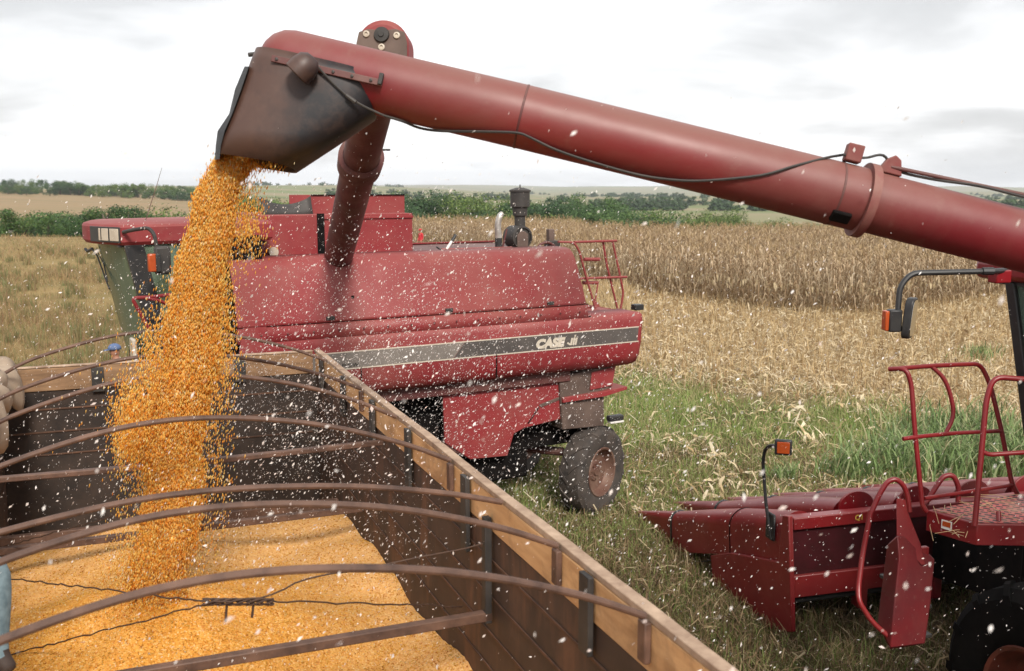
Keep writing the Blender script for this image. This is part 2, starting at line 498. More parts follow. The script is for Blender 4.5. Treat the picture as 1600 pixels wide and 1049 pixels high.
k = NT('ground')
geo = k.n("ShaderNodeNewGeometry")
pos = geo.outputs["Position"]
sp = k.n("ShaderNodeSeparateXYZ"); k.l(pos, sp.inputs[0])
X, Y = sp.outputs["X"], sp.outputs["Y"]
def nse(scale, detail=6, rough=0.6, mapscale=None):
    x = k.n("ShaderNodeTexNoise", Scale=scale, Detail=detail, Roughness=rough)
    if mapscale:
        mp = k.n("ShaderNodeMapping"); mp.inputs["Scale"].default_value = mapscale
        k.l(pos, mp.inputs[0]); k.l(mp.outputs[0], x.inputs["Vector"])
    else: k.l(pos, x.inputs["Vector"])
    return x.outputs["Fac"]
def edge(val, lo, hi):
    x = k.n("ShaderNodeMapRange"); x.inputs["From Min"].default_value = lo; x.inputs["From Max"].default_value = hi
    k.l(val, x.inputs["Value"])
    return x.outputs["Result"]
nA, nB, nC = nse(0.35), nse(3.0, 8, 0.7), nse(0.08, 4)
soil = k.mix(k.ramp(nB, [(0.3, 0.0), (0.7, 1.0)]), (0.085, 0.050, 0.030), (0.17, 0.115, 0.065))
strawc = k.mix(k.ramp(nB, [(0.3, 0.0), (0.7, 1.0)]), (0.24, 0.165, 0.085), (0.34, 0.25, 0.14))
leftc = k.mix(k.ramp(nA, [(0.35, 0.0), (0.65, 1.0)]), (0.27, 0.19, 0.082), (0.19, 0.145, 0.06))
leftc = k.mix(k.math('MULTIPLY', k.ramp(nse(0.22, 6, 0.65), [(0.52, 0.0), (0.68, 1.0)]), edge(Y, 55, 25)), leftc, (0.17, 0.075, 0.040))
greenc = k.mix(k.ramp(nB, [(0.3, 0.0), (0.7, 1.0)]), (0.060, 0.066, 0.022), (0.10, 0.088, 0.036))
wob = k.math('MULTIPLY', k.math('SUBTRACT', nA, 0.5), 8.0)
# green wedge between the machines, straw beyond it, weedy field on the left
lim = k.math('SUBTRACT', 28.5, k.math('MULTIPLY', X, 1.15))
g_mask = edge(k.math('ADD', k.math('SUBTRACT', lim, Y), wob), -2.0, 2.0)
c = k.mix(g_mask, strawc, greenc)
near = edge(k.math('ADD', Y, wob), 13.5, 9.5)
c = k.mix(near, c, soil)
left_mask = edge(k.math('ADD', X, k.math('MULTIPLY', wob, 0.4)), -1.0, -4.0)
c = k.mix(left_mask, c, leftc)
field = k.mix(k.ramp(nse(0.05, 5, 0.6, (0.25, 1.0, 1.0)), [(0.35, 0.0), (0.65, 1.0)]), (0.27, 0.185, 0.105), (0.215, 0.165, 0.085))
c = k.mix(edge(Y, 80, 130), c, field)
vall = k.mix(k.ramp(nse(0.004, 5, 0.55, (0.35, 1.6, 1.0)), [(0.42, 0.0), (0.58, 1.0)]), (0.155, 0.175, 0.075), (0.25, 0.205, 0.125))
vall = k.mix(k.ramp(nse(0.0035, 7, 0.7, (0.5, 2.2, 1.0)), [(0.60, 0.0), (0.66, 1.0)]), vall, (0.05, 0.07, 0.03))
notleft = edge(k.math('ADD', X, k.math('MULTIPLY', Y, 0.22)), -20, 10)
c = k.mix(k.math('MULTIPLY', edge(Y, 190, 320), k.math('MAXIMUM', notleft, edge(Y, 750, 900))), c, vall)
k.l(c, k.b.inputs["Base Color"])
k.b.inputs["Roughness"].default_value = 0.95
k.b.inputs["Specular IOR Level"].default_value = 0.1
bmp = k.n("ShaderNodeBump", Strength=0.6, Distance=0.08)
k.l(nB, bmp.inputs["Height"]); k.l(bmp.outputs[0], k.b.inputs["Normal"])
M['ground'] = k.m

def build_ground():
    na, nr = 240, 110
    rad = np.concatenate([[0.6], np.geomspace(1.2, 12000, nr - 1)])
    ang = np.linspace(0, 2 * np.pi, na, endpoint=False)
    A, Rr = np.meshgrid(ang, rad)
    x, y = Rr * np.sin(A), Rr * np.cos(A)
    V = np.stack([x, y, terrain(x, y)], -1).reshape(-1, 3)
    V = np.concatenate([V, [[0, 0, 0]]])
    i, j = np.meshgrid(np.arange(nr - 1), np.arange(na), indexing='ij')
    j2 = (j + 1) % na
    Q = np.stack([i * na + j2, i * na + j, (i + 1) * na + j, (i + 1) * na + j2], -1).reshape(-1, 4)[:, ::-1]
    a = np.arange(na)
    T = np.stack([np.full(na, nr * na), a, (a + 1) % na], -1)[:, ::-1]
    me = arrays_mesh("ground", V, Q, T, smooth=True)
    bm = bmesh.new(); bm.from_mesh(me); bmesh.ops.recalc_face_normals(bm, faces=bm.faces)
    if sum(f.normal.z for f in bm.faces) < 0: bmesh.ops.reverse_faces(bm, faces=bm.faces)
    bm.to_mesh(me); bm.free()
    tag(link_mesh("ground", me, M['ground'], None), kind='structure')
build_ground()

# ------------------------------------------------------------------ wheels (used by all vehicles)
def wheel(parent, c, axis, R, W, rimr, rim_mat, lugs=18, name='wheel', mat=None):
    c = Vector(c); a = Vector(axis).normalized()
    t = MB()
    prof = [(-W * .42, rimr), (-W * .5, rimr + (R - rimr) * .25), (-W * .5, R * .86), (-W * .40, R * .955), (-W * .2, R * .975), (0, R * .98), (W * .2, R * .975),
            (W * .40, R * .955), (W * .5, R * .86), (W * .5, rimr + (R - rimr) * .25), (W * .42, rimr)]
    t.lathe(c, a, prof, 48)
    x = a.orthogonal().normalized(); y = a.cross(x)
    for k_ in range(lugs * 2):
        side = 1 if k_ % 2 else -1
        q0 = 2 * math.pi * k_ / (lugs * 2)
        ring = []
        for i_ in range(5):
            u_ = i_ / 4
            q = q0 + side * 0.0 - u_ * 0.30
            off = side * W * (0.02 + 0.49 * u_)
            rr = R * (1.0 - 0.10 * max(0, u_ - 0.7) / 0.3)
            rad_ = x * math.cos(q) + y * math.sin(q); tan = -x * math.sin(q) + y * math.cos(q)
            hw = R * 0.035
            ring.append([c + a * off + rad_ * (rr * 0.90) - tan * hw * 1.3, c + a * off + rad_ * rr - tan * hw,
                         c + a * off + rad_ * rr + tan * hw, c + a * off + rad_ * (rr * 0.90) + tan * hw * 1.3])
        t.loft(ring, True, True)
    tyre = t.build(name, mat or M['rubber'], parent, angle=30)
    r = MB()
    r.lathe(c, a, [(W * .44, rimr * 1.02), (W * .47, rimr * 1.0), (W * .45, rimr * .93), (W * .30, rimr * .90), (W * .12, rimr * .80), (W * .10, rimr * .45), (W * .16, rimr * .38), (W * .16, rimr * .20), (W * .22, rimr * .18), (W * .22, 0.001)], 40)
    r.lathe(c, a, [(-W * .44, rimr * 1.02), (-W * .47, rimr), (-W * .30, rimr * .90), (-W * .10, rimr * .5), (-W * .10, 0.001)], 32)
    for k_ in range(8):
        q = 2 * math.pi * k_ / 8
        r.lathe(c + (x * math.cos(q) + y * math.sin(q)) * rimr * .29, a, [(W * .15, .018), (W * .2, .018), (W * .2, 0.001)], 6)
    r.build('rim', rim_mat, tyre, angle=30)
    return tyre

def text_mesh(body, size, origin_, xdir, ydir, shear=0.0, offset=0.0, depth=0.003, xscale=1.0, spacing=1.0):
    cu = bpy.data.curves.new("lettering", 'FONT')
    cu.body = body; cu.size = size; cu.shear = shear; cu.offset = offset; cu.extrude = depth; cu.space_character = spacing
    cu.resolution_u = 4
    o = bpy.data.objects.new("lettering", cu); COL.objects.link(o)
    dg = bpy.context.evaluated_depsgraph_get()
    me = bpy.data.meshes.new_from_object(o.evaluated_get(dg))
    bpy.data.objects.remove(o)
    m = MB()
    xd, yd = Vector(xdir).normalized(), Vector(ydir).normalized(); zd = xd.cross(yd)
    m.add([Vector(origin_) + xd * v.co.x * xscale + yd * v.co.y + zd * v.co.z for v in me.vertices], [tuple(p.vertices) for p in me.polygons])
    return m

# ------------------------------------------------------------------ grain truck bed
RC = atz(500, 545, 3.0)                                   # far right corner of the rim
_n = atz(1160, 1049, 3.0)
TT = (_n - RC).normalized()                               # along the bed, towards the camera
LL = Vector((TT.y, -TT.x, 0))                             # across the bed, to the left
BW, BL, FLOOR = 2.78, 9.1, 1.15
def TR(s, w, z):
    p = RC + TT * s + LL * w
    return Vector((p.x, p.y, z))
UPV = Vector((0, 0, 1))
BAX = (TT, LL, UPV)
def rw(u, v, w=0.065): return atp(u, v, TR(0, w, 0), LL)
def sw(p): q = Vector(p) - RC; return q.dot(TT), q.dot(LL)

truck = empty("grain_truck", TR(4.5, 1.2, 0), "open grain truck bed with plywood sideboards and bowed steel hoops, half full of corn", "truck")
SB = 0.22                                                 # height of the plywood sideboards
def wallbox(name, mat, s0, s1, w0, w1, z0, z1, bevel=0.006, parent=truck):
    return MB().box(TR((s0 + s1) / 2, (w0 + w1) / 2, (z0 + z1) / 2), (s1 - s0, w1 - w0, z1 - z0), BAX).build(name, mat, parent, bevel=bevel)
for (w0, w1) in ((0.012, 0.052), (BW - 0.052, BW - 0.012)):
    wallbox('side_wall', M['bed_wall'], 0.05, BL, w0, w1, FLOOR, 3.0 - SB - 0.004)
wallbox('front_wall', M['end_wall_dark'], 0.008, 0.048, 0.012, BW - 0.012, FLOOR, 3.0 - SB - 0.004)
wallbox('tailgate', M['bed_wall'], BL + 0.002, BL + 0.05, 0.012, BW - 0.012, FLOOR, 2.7)
for (w0, w1) in ((0.006, 0.06), (BW - 0.06, BW - 0.006)):
    wallbox('sideboard', M['plywood'], 0.062, BL, w0, w1, 3.0 - SB, 2.968)
    m = MB()
    n = 26
    for side in (0,):
        ring = []
        for i in range(n + 1):
            s = 0.004 + (BL - 0.004) * i / n
            dz = random.uniform(-.004, .004); dw = random.uniform(-.003, .003)
            a0, a1 = w0 - 0.001 + dw, w1 + 0.001 + dw
            ring.append([TR(s, a0, 2.97), TR(s, a0, 3.0 + dz), TR(s, a1, 3.0 + dz), TR(s, a1, 2.97)])
        m.loft(ring)
    m.build('top_rail', M['rail_wood'], truck, bevel=0.004)
wallbox('sideboard', M['plywood_dull'], 0.006, 0.06, 0.08, BW - 0.08, 3.0 - SB, 2.978)
wallbox('top_rail', M['rail_wood'], 0.004, 0.062, 0.078, BW - 0.078, 2.981, 2.996)
wallbox('floor', M['bed_wall'], 0.0, BL, 0.06, BW - 0.06, FLOOR - 0.08, FLOOR)
# ribs pressed into the lower walls
for z in (2.62, 2.42, 2.22, 2.02):
    for (w0, w1) in ((0.053, 0.059), (BW - 0.059, BW - 0.053)):
        wallbox('rib', M['rib'], 0.1, BL, w0, w1, z - 0.008, z + 0.008, 0.003)
    wallbox('rib', M['rib'], 0.049, 0.056, 0.1, BW - 0.1, z - 0.008, z + 0.008, 0.003)
# stakes on the inner side of the boards
for s, ln in ((0.45, .30), (1.35, .34), (2.35, .34), (3.3, .38), (4.42, .42), (5.9, .34), (7.05, .36), (8.1, .36)):
    for (w0, w1) in ((0.068, 0.094), (BW - 0.094, BW - 0.068)):
        wallbox('stake', M['dusty_black'], s - .045, s + .045, w0, w1, 2.985 - ln, 2.978, 0.004)
for w in (0.75, 1.95):
    wallbox('stake', M['dusty_black'], 0.069, 0.092, w - .05, w + .05, 2.75, 2.965, 0.004)
# long dark post with the tie bar
wallbox('post', M['dusty_black'], 4.745, 4.795, 0.068, 0.105, 2.30, 2.86, 0.004)
# hoops
HOOPS = [0.62, 1.99, 3.0, 4.15, 4.95, 5.6, 6.36, 7.15]
for i, s in enumerate(HOOPS):
    hh = (0.95, 1.0, 1.08, 1.0, 0.62, 0.98, 1.0, 1.0)[i]
    pts = []
    for q in range(33):
        w = 0.075 + (BW - 0.15) * q / 32
        z = float(np.interp(w, (.06, .3, .6, .8, 1.0, 1.25, 1.5, 1.75, 2.0, 2.25, 2.45, 2.6, 2.715), (2.985, 3.10, 3.205, 3.26, 3.30, 3.335, 3.35, 3.335, 3.285, 3.215, 3.15, 3.075, 2.985)))
        lean = 0.03 * math.sin(i * 1.7) * math.sin(math.pi * q / 32)
        pts.append(TR(s + lean, w, 2.985 + (z - 2.985) * hh))
    for _ in range(2):
        pts = [pts[0]] + [(pts[q - 1] + pts[q] * 2 + pts[q + 1]) / 4 for q in range(1, len(pts) - 1)] + [pts[-1]]
    MB().tube(pts, 0.0138, 10).build('hoop', M['rust_tube'], truck)
    for (w0, w1) in ((0.061, 0.085), (BW - 0.085, BW - 0.061)):
        if i in (1, 3, 5, 6):
            wallbox('hoop_socket', M['rust_tube'], s - .028, s + .028, w0, w1 + .004, 2.82, 2.975, 0.005)
# cross bars
def crossbar(s, z, w0, w1, hgt, dep, mat, drop=0.0):
    m = MB()
    m.loft([[TR(s - dep / 2, w, z + dz), TR(s + dep / 2, w, z + dz), TR(s + dep / 2, w, z + dz - hgt), TR(s - dep / 2, w, z + dz - hgt)]
            for w, dz in ((w0, 0), ((w0 + w1) / 2, drop), (w1, 0))])
    return m.build('cross_bar', mat, truck, bevel=0.006)
crossbar(2.6, 2.74, 0.066, BW - 0.066, 0.035, 0.05, M['rust_tube'], -0.015)
crossbar(0.98, 1.83, 0.066, BW - 0.066, 0.07, 0.06, M['rust_tube'])
crossbar(4.77, 2.36, 0.066, BW - 0.066, 0.05, 0.05, M['rust_tube'])
crossbar(6.35, 2.62, 0.10, BW - 0.066, 0.03, 0.05, M['rust_tube'])
crossbar(1.9, 2.05, 0.066, BW - 0.066, 0.05, 0.05, M['rust_tube'])
# tie wires twisted together over the heap
KN = atp(372, 942, TR(4.9, 0, 0), TT)
def lw(u, v): return atp(u, v, TR(0, BW - 0.066, 0), LL)
def wire(pts, r=0.0042, wob=0.006, name='tie_wire'):
    pp = []
    for a, b in zip(pts[:-1], pts[1:]):
        a, b = Vector(a), Vector(b); n_ = max(3, int((b - a).length / 0.06))
        for i in range(n_): pp.append(a.lerp(b, i / n_) + Vector((random.uniform(-wob, wob), 0, random.uniform(-wob, wob))))
    pp.append(Vector(pts[-1]))
    return MB().tube(pp, r, 6).build(name, M['wire'], truck)
wire([lw(-40, 897), KN + Vector((-.12, 0, 0)), KN + Vector((.12, 0.02, 0.0)), rw(722, 948)])
wire([lw(-60, 1043), KN + Vector((-.1, -.02, .01)), KN + Vector((.1, 0, .02)), atp(480, 906, TR(4.85, 0, 0), TT), rw(765, 848)])
wire([lw(-20, 862), atp(195, 802, TR(3.2, 0, 0), TT)], 0.004)
kn = MB()
for j in range(5):
    pts = []
    for i in range(14):
        u_ = i / 13
        pts.append(KN + Vector((-.16 + .32 * u_, .014 * math.sin(9 * u_ + j * 1.3), .004 + .014 * math.cos(9 * u_ + j * 1.3))))
    kn.tube(pts, 0.005, 6)
kn.tube([KN + Vector((-.05, 0, 0)), KN + Vector((-.06, 0, -.09))], 0.006, 6)
kn.tube([KN + Vector((.07, 0, 0)), KN + Vector((.06, 0, -.07))], 0.006, 6)
kn.build('wire_knot', M['wire'], truck)
# chassis, wheels
wallbox('chassis', M['dark_gap'], -0.4, BL, 0.75, BW - 0.75, 0.75, FLOOR - 0.09)
for s in (1.0, 6.6, 7.8):
    for w in (0.22, BW - 0.22):
        wheel(truck, TR(s, w, 0.5), LL if w > 1 else -LL, 0.5, 0.27, 0.27, M['rim_red'], 20)

# corn in the bed
PEAK = Vector((-2.08, 5.55, 0))
def heap(s, w):
    """height of the grain over bed coordinates (arrays)"""
    x = RC.x + TT.x * s + LL.x * w; y = RC.y + TT.y * s + LL.y * w
    z = 1.76 - 0.30 * sstep(1.3, 0.1, s) + 0.035 * np.sin(2.1 * s + 1.3 * w) + 0.022 * np.sin(5.3 * w - 2.7 * s) + .012 * np.sin(9 * s + 3 * np.sin(4 * w)) + .07 * sstep(.45, .03, w) * (1 + .8 * np.sin(3.1 * s)) * sstep(.9, 2.0, s) + .02 * sstep(1.6, .5, s) * np.sin(4.3 * w + .6)
    r = np.hypot(x - PEAK.x, y - PEAK.y)
    cone = 2.30 - 0.41 * np.sqrt(r * r + 0.02) + .015 * np.sin(7 * np.arctan2(y - PEAK.y, x - PEAK.x)) * sstep(.1, .5, r)
    z = np.logaddexp(z * 22, cone * 22) / 22 - .10 * np.exp(-(r / .13) ** 2)
    z = z + 0.25 * np.exp(-((w - 1.66) / .5) ** 2 - ((s - 1.45) / .7) ** 2)
    return z - 0.02
gs, gw = np.meshgrid(np.linspace(0.062, BL - 0.02, 300), np.linspace(0.055, BW - 0.055, 110), indexing='ij')
gz = heap(gs, gw) + RNG.normal(0, 0.003, gs.shape)
px = RC.x + TT.x * gs + LL.x * gw; py = RC.y + TT.y * gs + LL.y * gw
V = np.stack([px, py, gz], -1).reshape(-1, 3)
i, j = np.meshgrid(np.arange(299), np.arange(109), indexing='ij')
Q = np.stack([i * 110 + j, (i + 1) * 110 + j, (i + 1) * 110 + j + 1, i * 110 + j + 1], -1).reshape(-1, 4)
me = arrays_mesh("corn_heap", V, Q, smooth=True)
bm = bmesh.new(); bm.from_mesh(me); bmesh.ops.recalc_face_normals(bm, faces=bm.faces)
if sum(f.normal.z for f in bm.faces) < 0: bmesh.ops.reverse_faces(bm, faces=bm.faces)
bm.to_mesh(me); bm.free()
tag(link_mesh("corn_heap", me, M['corn'], None), "heap of golden corn kernels filling the truck bed", "corn", kind='stuff')

KCOL = np.array([(0.58, 0.24, 0.028), (0.68, 0.33, 0.045), (0.75, 0.42, 0.085), (0.72, 0.37, 0.06), (0.78, 0.52, 0.19), (0.50, 0.17, 0.02), (0.82, 0.66, 0.40)])
KPROB = np.array([.2, .26, .2, .16, .08, .06, .04])
def rand_rot(n):
    q = RNG.normal(size=(n, 4)); q /= np.linalg.norm(q, axis=1, keepdims=True)
    w, x, y, z = q.T
    return np.stack([np.stack([1 - 2 * (y * y + z * z), 2 * (x * y - z * w), 2 * (x * z + y * w)], -1),
                     np.stack([2 * (x * y + z * w), 1 - 2 * (x * x + z * z), 2 * (y * z - x * w)], -1),
                     np.stack([2 * (x * z - y * w), 2 * (y * z + x * w), 1 - 2 * (x * x + y * y)], -1)], -2)
KV = np.array([(0, 0, -1), (.62, .35, -.3), (-.62, .35, -.3), (-.62, -.35, -.3), (.62, -.35, -.3), (.8, .4, .6), (-.8, .4, .6), (-.8, -.4, .6), (.8, -.4, .6), (0, 0, .95)], dtype=float)
AV = np.array([(0, 0, -1), (.7, .4, 0), (-.4, .7, .1), (-.7, -.4, 0), (.4, -.7, -.1), (0, 0, 1)], dtype=float)
AT = np.array([(0, 2, 1), (0, 3, 2), (0, 4, 3), (0, 1, 4), (5, 1, 2), (5, 2, 3), (5, 3, 4), (5, 4, 1)])
KT = np.array([(0, 2, 1), (0, 3, 2), (0, 4, 3), (0, 1, 4), (9, 5, 6), (9, 6, 7), (9, 7, 8), (9, 8, 5)])
KQ = np.array([(1, 2, 6, 5), (2, 3, 7, 6), (3, 4, 8, 7), (4, 1, 5, 8)])
def kernels(name, P, size, rots, cols, mat):
    n = len(P); m = len(KV)
    V = P[:, None, :] + np.einsum('nij,mj->nmi', rots, KV) * size[:, None, None]
    off = (np.arange(n) * m)[:, None, None]
    return link_mesh(name, arrays_mesh(name, V.reshape(-1, 3), (KQ[None] + off).reshape(-1, 4), (KT[None] + off).reshape(-1, 3), np.repeat(cols, m, 0)), mat, None)
# loose kernels lying on the heap, so its skin is not a smooth sheet
n = 60000
s_ = 1.0 + 5.9 * RNG.random(n) ** 0.8; w_ = 0.06 + (BW - 0.12) * RNG.random(n)
P = np.stack([RC.x + TT.x * s_ + LL.x * w_, RC.y + TT.y * s_ + LL.y * w_, heap(s_, w_) + 0.0005], -1)
tag(kernels("loose_kernels", P, RNG.uniform(.0042, .0058, n), rand_rot(n), KCOL[RNG.choice(7, n, p=KPROB)] * RNG.uniform(.70, .98, (n, 1)), M['kernel']),
    "loose corn kernels scattered over the golden heap", "corn kernels", kind='stuff')

# ------------------------------------------------------------------ stream of falling corn
MOUTH_D = 5.28
def stream_c(f):
    """centre of the stream for fall fraction f (0 mouth .. 1 heap)"""
    a, b = atd(371, 250, MOUTH_D), Vector((PEAK.x + .02, PEAK.y - .08, 2.02))
    x = a.x + (b.x - a.x) * (0.35 * f + 0.65 * np.sqrt(np.maximum(f, 0)) * 0.9 + 0.065 * f)
    return x, a.y + (b.y - a.y) * f, a.z + (b.z - a.z) * f
def half_w(f):
    return 0.088 + 0.058 * np.minimum(f / 0.45, 1) + 0.012 * f
def sway(f):
    return 0.022 * np.sin(f * 19) * sstep(0.15, .4, f) + 0.012 * np.sin(f * 47 + 1)
n = 130000
f = RNG.random(n)
core = RNG.random(n) < 0.955
cx, cy, cz = stream_c(f)
half = half_w(f) * np.where(core, 1.0, 1.0 + 0.7 * sstep(0.1, 0.6, f))
rad = half * (0.80 + 0.23 * RNG.random(n)) * np.where(core, 1, RNG.uniform(.8, 1.35, n))
th = RNG.random(n) * 2 * np.pi
P = np.stack([cx + rad * np.cos(th) + sway(f) + RNG.normal(0, .010, n), cy + rad * np.sin(th) * 0.8, cz + RNG.normal(0, .02, n)], -1)
# dense heart of the fall, its skin broken into running strands
nf_, na_ = 260, 72
F_, A_ = np.meshgrid(np.linspace(-.01, 1.0, nf_), np.linspace(0, 2 * np.pi, na_, endpoint=False), indexing='ij')
cx_, cy_, cz_ = stream_c(np.maximum(F_, 0)); cz_ = np.where(F_ < 0, cz_ + .04, cz_)
rr_ = half_w(np.maximum(F_, 0)) * (.84 + .035 * np.sin(A_ * 5 + F_ * 9) + .03 * np.sin(A_ * 11 - F_ * 14) + RNG.normal(0, .03, F_.shape))
V = np.stack([cx_ + rr_ * np.cos(A_) + sway(F_), cy_ + rr_ * .8 * np.sin(A_), cz_], -1).reshape(-1, 3)
i, j = np.meshgrid(np.arange(nf_ - 1), np.arange(na_), indexing='ij'); j2 = (j + 1) % na_
Q = np.stack([i * na_ + j, i * na_ + j2, (i + 1) * na_ + j2, (i + 1) * na_ + j], -1).reshape(-1, 4)
heart = arrays_mesh("falling_corn_core", V, Q, smooth=True)
k = NT('corn in free fall')
vo = k.n("ShaderNodeTexVoronoi", Scale=150.0, Randomness=1.0)
k.l(k.coord((1.0, 1.0, .15)), vo.inputs["Vector"])
sepc = k.n("ShaderNodeSeparateColor"); k.l(vo.outputs["Color"], sepc.inputs[0])
c = k.ramp(sepc.outputs[0], [(0.0, (0.90, 0.46, 0.06)), (0.3, (0.96, 0.58, 0.12)), (0.65, (0.95, 0.69, 0.21)), (1.0, (0.97, 0.80, 0.42))])
k.l(k.mix(k.ramp(k.noise(5.0, 5, .6, co=k.coord((1, 1, .3))), [(.45, 0.0), (.7, .45)]), c, (0.84, .40, .05)), k.b.inputs["Base Color"]); k.b.inputs["Roughness"].default_value = .5
k.bump(k.math('SUBTRACT', 1.0, vo.outputs["Distance"]), .35, .005)
core_o = link_mesh("falling_corn_core", heart, k.m, None)
tag(core_o, "dense middle of the golden corn stream between spout and truck bed", "corn", kind='stuff')
# stray puffs: left at mid height, right near the mouth
for (u0, v0, su, sv, cnt) in ((212, 655, 18, 34, 2600), (202, 688, 12, 22, 1200), (385, 340, 16, 36, 1100), (352, 470, 10, 70, 900), (238, 560, 12, 40, 900), (415, 260, 20, 5, 260), (240, 660, 60, 50, 260), (340, 600, 14, 70, 420), (225, 900, 26, 40, 1500)):
    uu, vv = RNG.normal(u0, su, cnt), RNG.normal(v0, sv, cnt)
    dd = RNG.normal(5.42, .14, cnt)
    a_, b_ = (uu - 800) / FPX, (vv - 524.5) / FPX
    P = np.concatenate([P, np.stack([a_ * dd, (_cp - b_ * _sp) * dd, EYE + (-_sp - b_ * _cp) * dd], -1)])
n = len(P)
R3 = rand_rot(n)
Kst = np.array([[1.0, 0, .22 * 4.2], [0, 1.0, 0], [0, 0, 4.2]])
R3 = np.einsum('ij,njk->nik', Kst, R3)
cc = np.minimum(np.array([(0.96, 0.52, 0.09), (0.98, 0.62, 0.15), (0.98, 0.69, 0.23), (0.98, 0.78, 0.36), (0.90, 0.40, 0.05), (.98, .88, .62)])[RNG.choice(6, n, p=[.2, .32, .25, .12, .07, .04])] * RNG.uniform(.92, 1.1, (n, 1)), .97)
sz = RNG.uniform(.0024, .0038, n)
V = P[:, None, :] + np.einsum('nij,mj->nmi', R3, AV) * sz[:, None, None]
T = AT[None] + (np.arange(n) * len(AV))[:, None, None]
tag(link_mesh("falling_corn", arrays_mesh("falling_corn", V.reshape(-1, 3), None, T.reshape(-1, 3), np.repeat(cc, len(AV), 0), smooth=True), M['kernel_air'], None), "stream of golden corn kernels falling from the auger spout into the truck bed", "corn", kind='stuff')

# ------------------------------------------------------------------ tarpaulin bunched on the left rim
m = MB()
ns, nw = 34, 22
rings = []
for i in range(ns):
    s = 0.2 + 1.9 * i / (ns - 1)
    row = []
    for j in range(nw):
        q = j / (nw - 1)
        a = math.pi * (1.12 - 1.3 * q)
        rr = 0.165 + 0.03 * math.sin(i * 0.33 + j * 0.42) + 0.016 * math.sin(i * 0.85 - j * .6) + .006 * math.sin(i * 2.1 + j)
        w = BW - 0.03 - rr * math.cos(a) * -1.05 + 0.02 * math.sin(i * 1.3)
        z = 2.98 + rr * math.sin(a) * 0.85 + 0.012 * math.sin(i * .5 + j * .4)
        if q < 0.18: z -= (0.18 - q) * (0.8 + 0.7 * math.sin(i * .55))
        row.append(TR(s, w, z))
    rings.append(row)
m.loft(rings, close=False, cap=False)
tarp = m.build('tarpaulin', M['canvas'], None, angle=60, solid=0.012)
tag(tarp, "crumpled beige canvas tarpaulin bunched on the left rim of the truck bed", "tarpaulin")

# ------------------------------------------------------------------ near combine harvester (right)
FN = Vector((-.273, .962, 0)); WN = Vector((.962, .273, 0))
HP = Vector((2.72, 9.5, 0))
nc = empty("combine_harvester", Vector((4.9, 7.0, 0)), "red combine harvester at right edge with railings and corn header, pouring from its auger", "combine harvester", "red combine harvesters in the field")
AD = 5.25
AR = 0.167
camdep = Vector((0, _cp, -_sp))
aug_px = [(455, 98), (640, 141.5), (815, 182.5), (1100, 252), (1345, 312.5)]
aug = [atd(u, v, AD) for u, v in aug_px]
# rounded closed end
ax0 = (aug[0] - aug[1]).normalized()
pts = [aug[0] + ax0 * (AR * math.sin(a)) for a in (1.45, 1.25, 1.0, 0.7, 0.35)] + aug
rad_ = [AR * math.cos(a) for a in (1.45, 1.25, 1.0, 0.7, 0.35)] + [AR] * len(aug)
tube_o = MB().tube(pts, rad_, 40).build('auger_tube', M['red_tube'], nc, angle=60)
inner = [atd(u, v, AD) for u, v in [(1335, 310), (1600, 377), (2080, 498)]]
MB().tube(inner, AR * .965, 40).build('auger_tube', M['red_tube'], nc, angle=60)
dir1 = (aug[4] - aug[3]).normalized()
MB().lathe(aug[4] + dir1 * .01, dir1, [(-.02, AR), (-.02, AR + .03), (.025, AR + .03), (.025, AR)], 40).build('collar', M['red_dust'], tube_o, angle=30)
for u0, v0 in ((815, 182.5), (1303, 302)):
    q = atd(u0, v0, AD)
    MB().lathe(q, dir1, [(-.006, AR + .0005), (-.004, AR + .003), (.004, AR + .003), (.006, AR + .0005)], 40).build('seam', M['red_brown'], tube_o)
# patch with a latch under the joint
q = atd(1303, 302, AD)
pd = (Vector((0, -1, 0)) * .75 + Vector((0, 0, -1)) * .75).normalized()
MB().box(q + pd * (AR + .002), (.10, .07, .03), (dir1, pd.cross(dir1).normalized(), pd)).build('latch', M['dark_gap'], tube_o, bevel=.008)
upn = (UPV - dir1 * UPV.dot(dir1)).normalized()
MB().box(atd(1312, 303, AD) + upn * (AR + .04) - camdep * .04, (.085, .06, .09), (dir1, camdep, upn)).build('bracket', M['red_dust'], tube_o, bevel=.006)
e0 = atd(1375, 319, AD) + upn * (AR - .01)
MB().prism([e0 - dir1 * .07 - camdep * .03, e0 - dir1 * .035 + upn * .075 - camdep * .03, e0 + upn * .10 - camdep * .03, e0 + dir1 * .035 + upn * .08 - camdep * .03, e0 + dir1 * .06 - camdep * .03], camdep * .05).build('hinge_ear', M['red_dust'], tube_o, bevel=.006)
rod0, rod1 = atd(1392, 261, 5.2), atd(1640, 313, 5.1)
MB().tube([rod0, rod1, atd(2000, 400, 5.0)], .011, 10).build('fold_rod', M['red_brown'], nc)
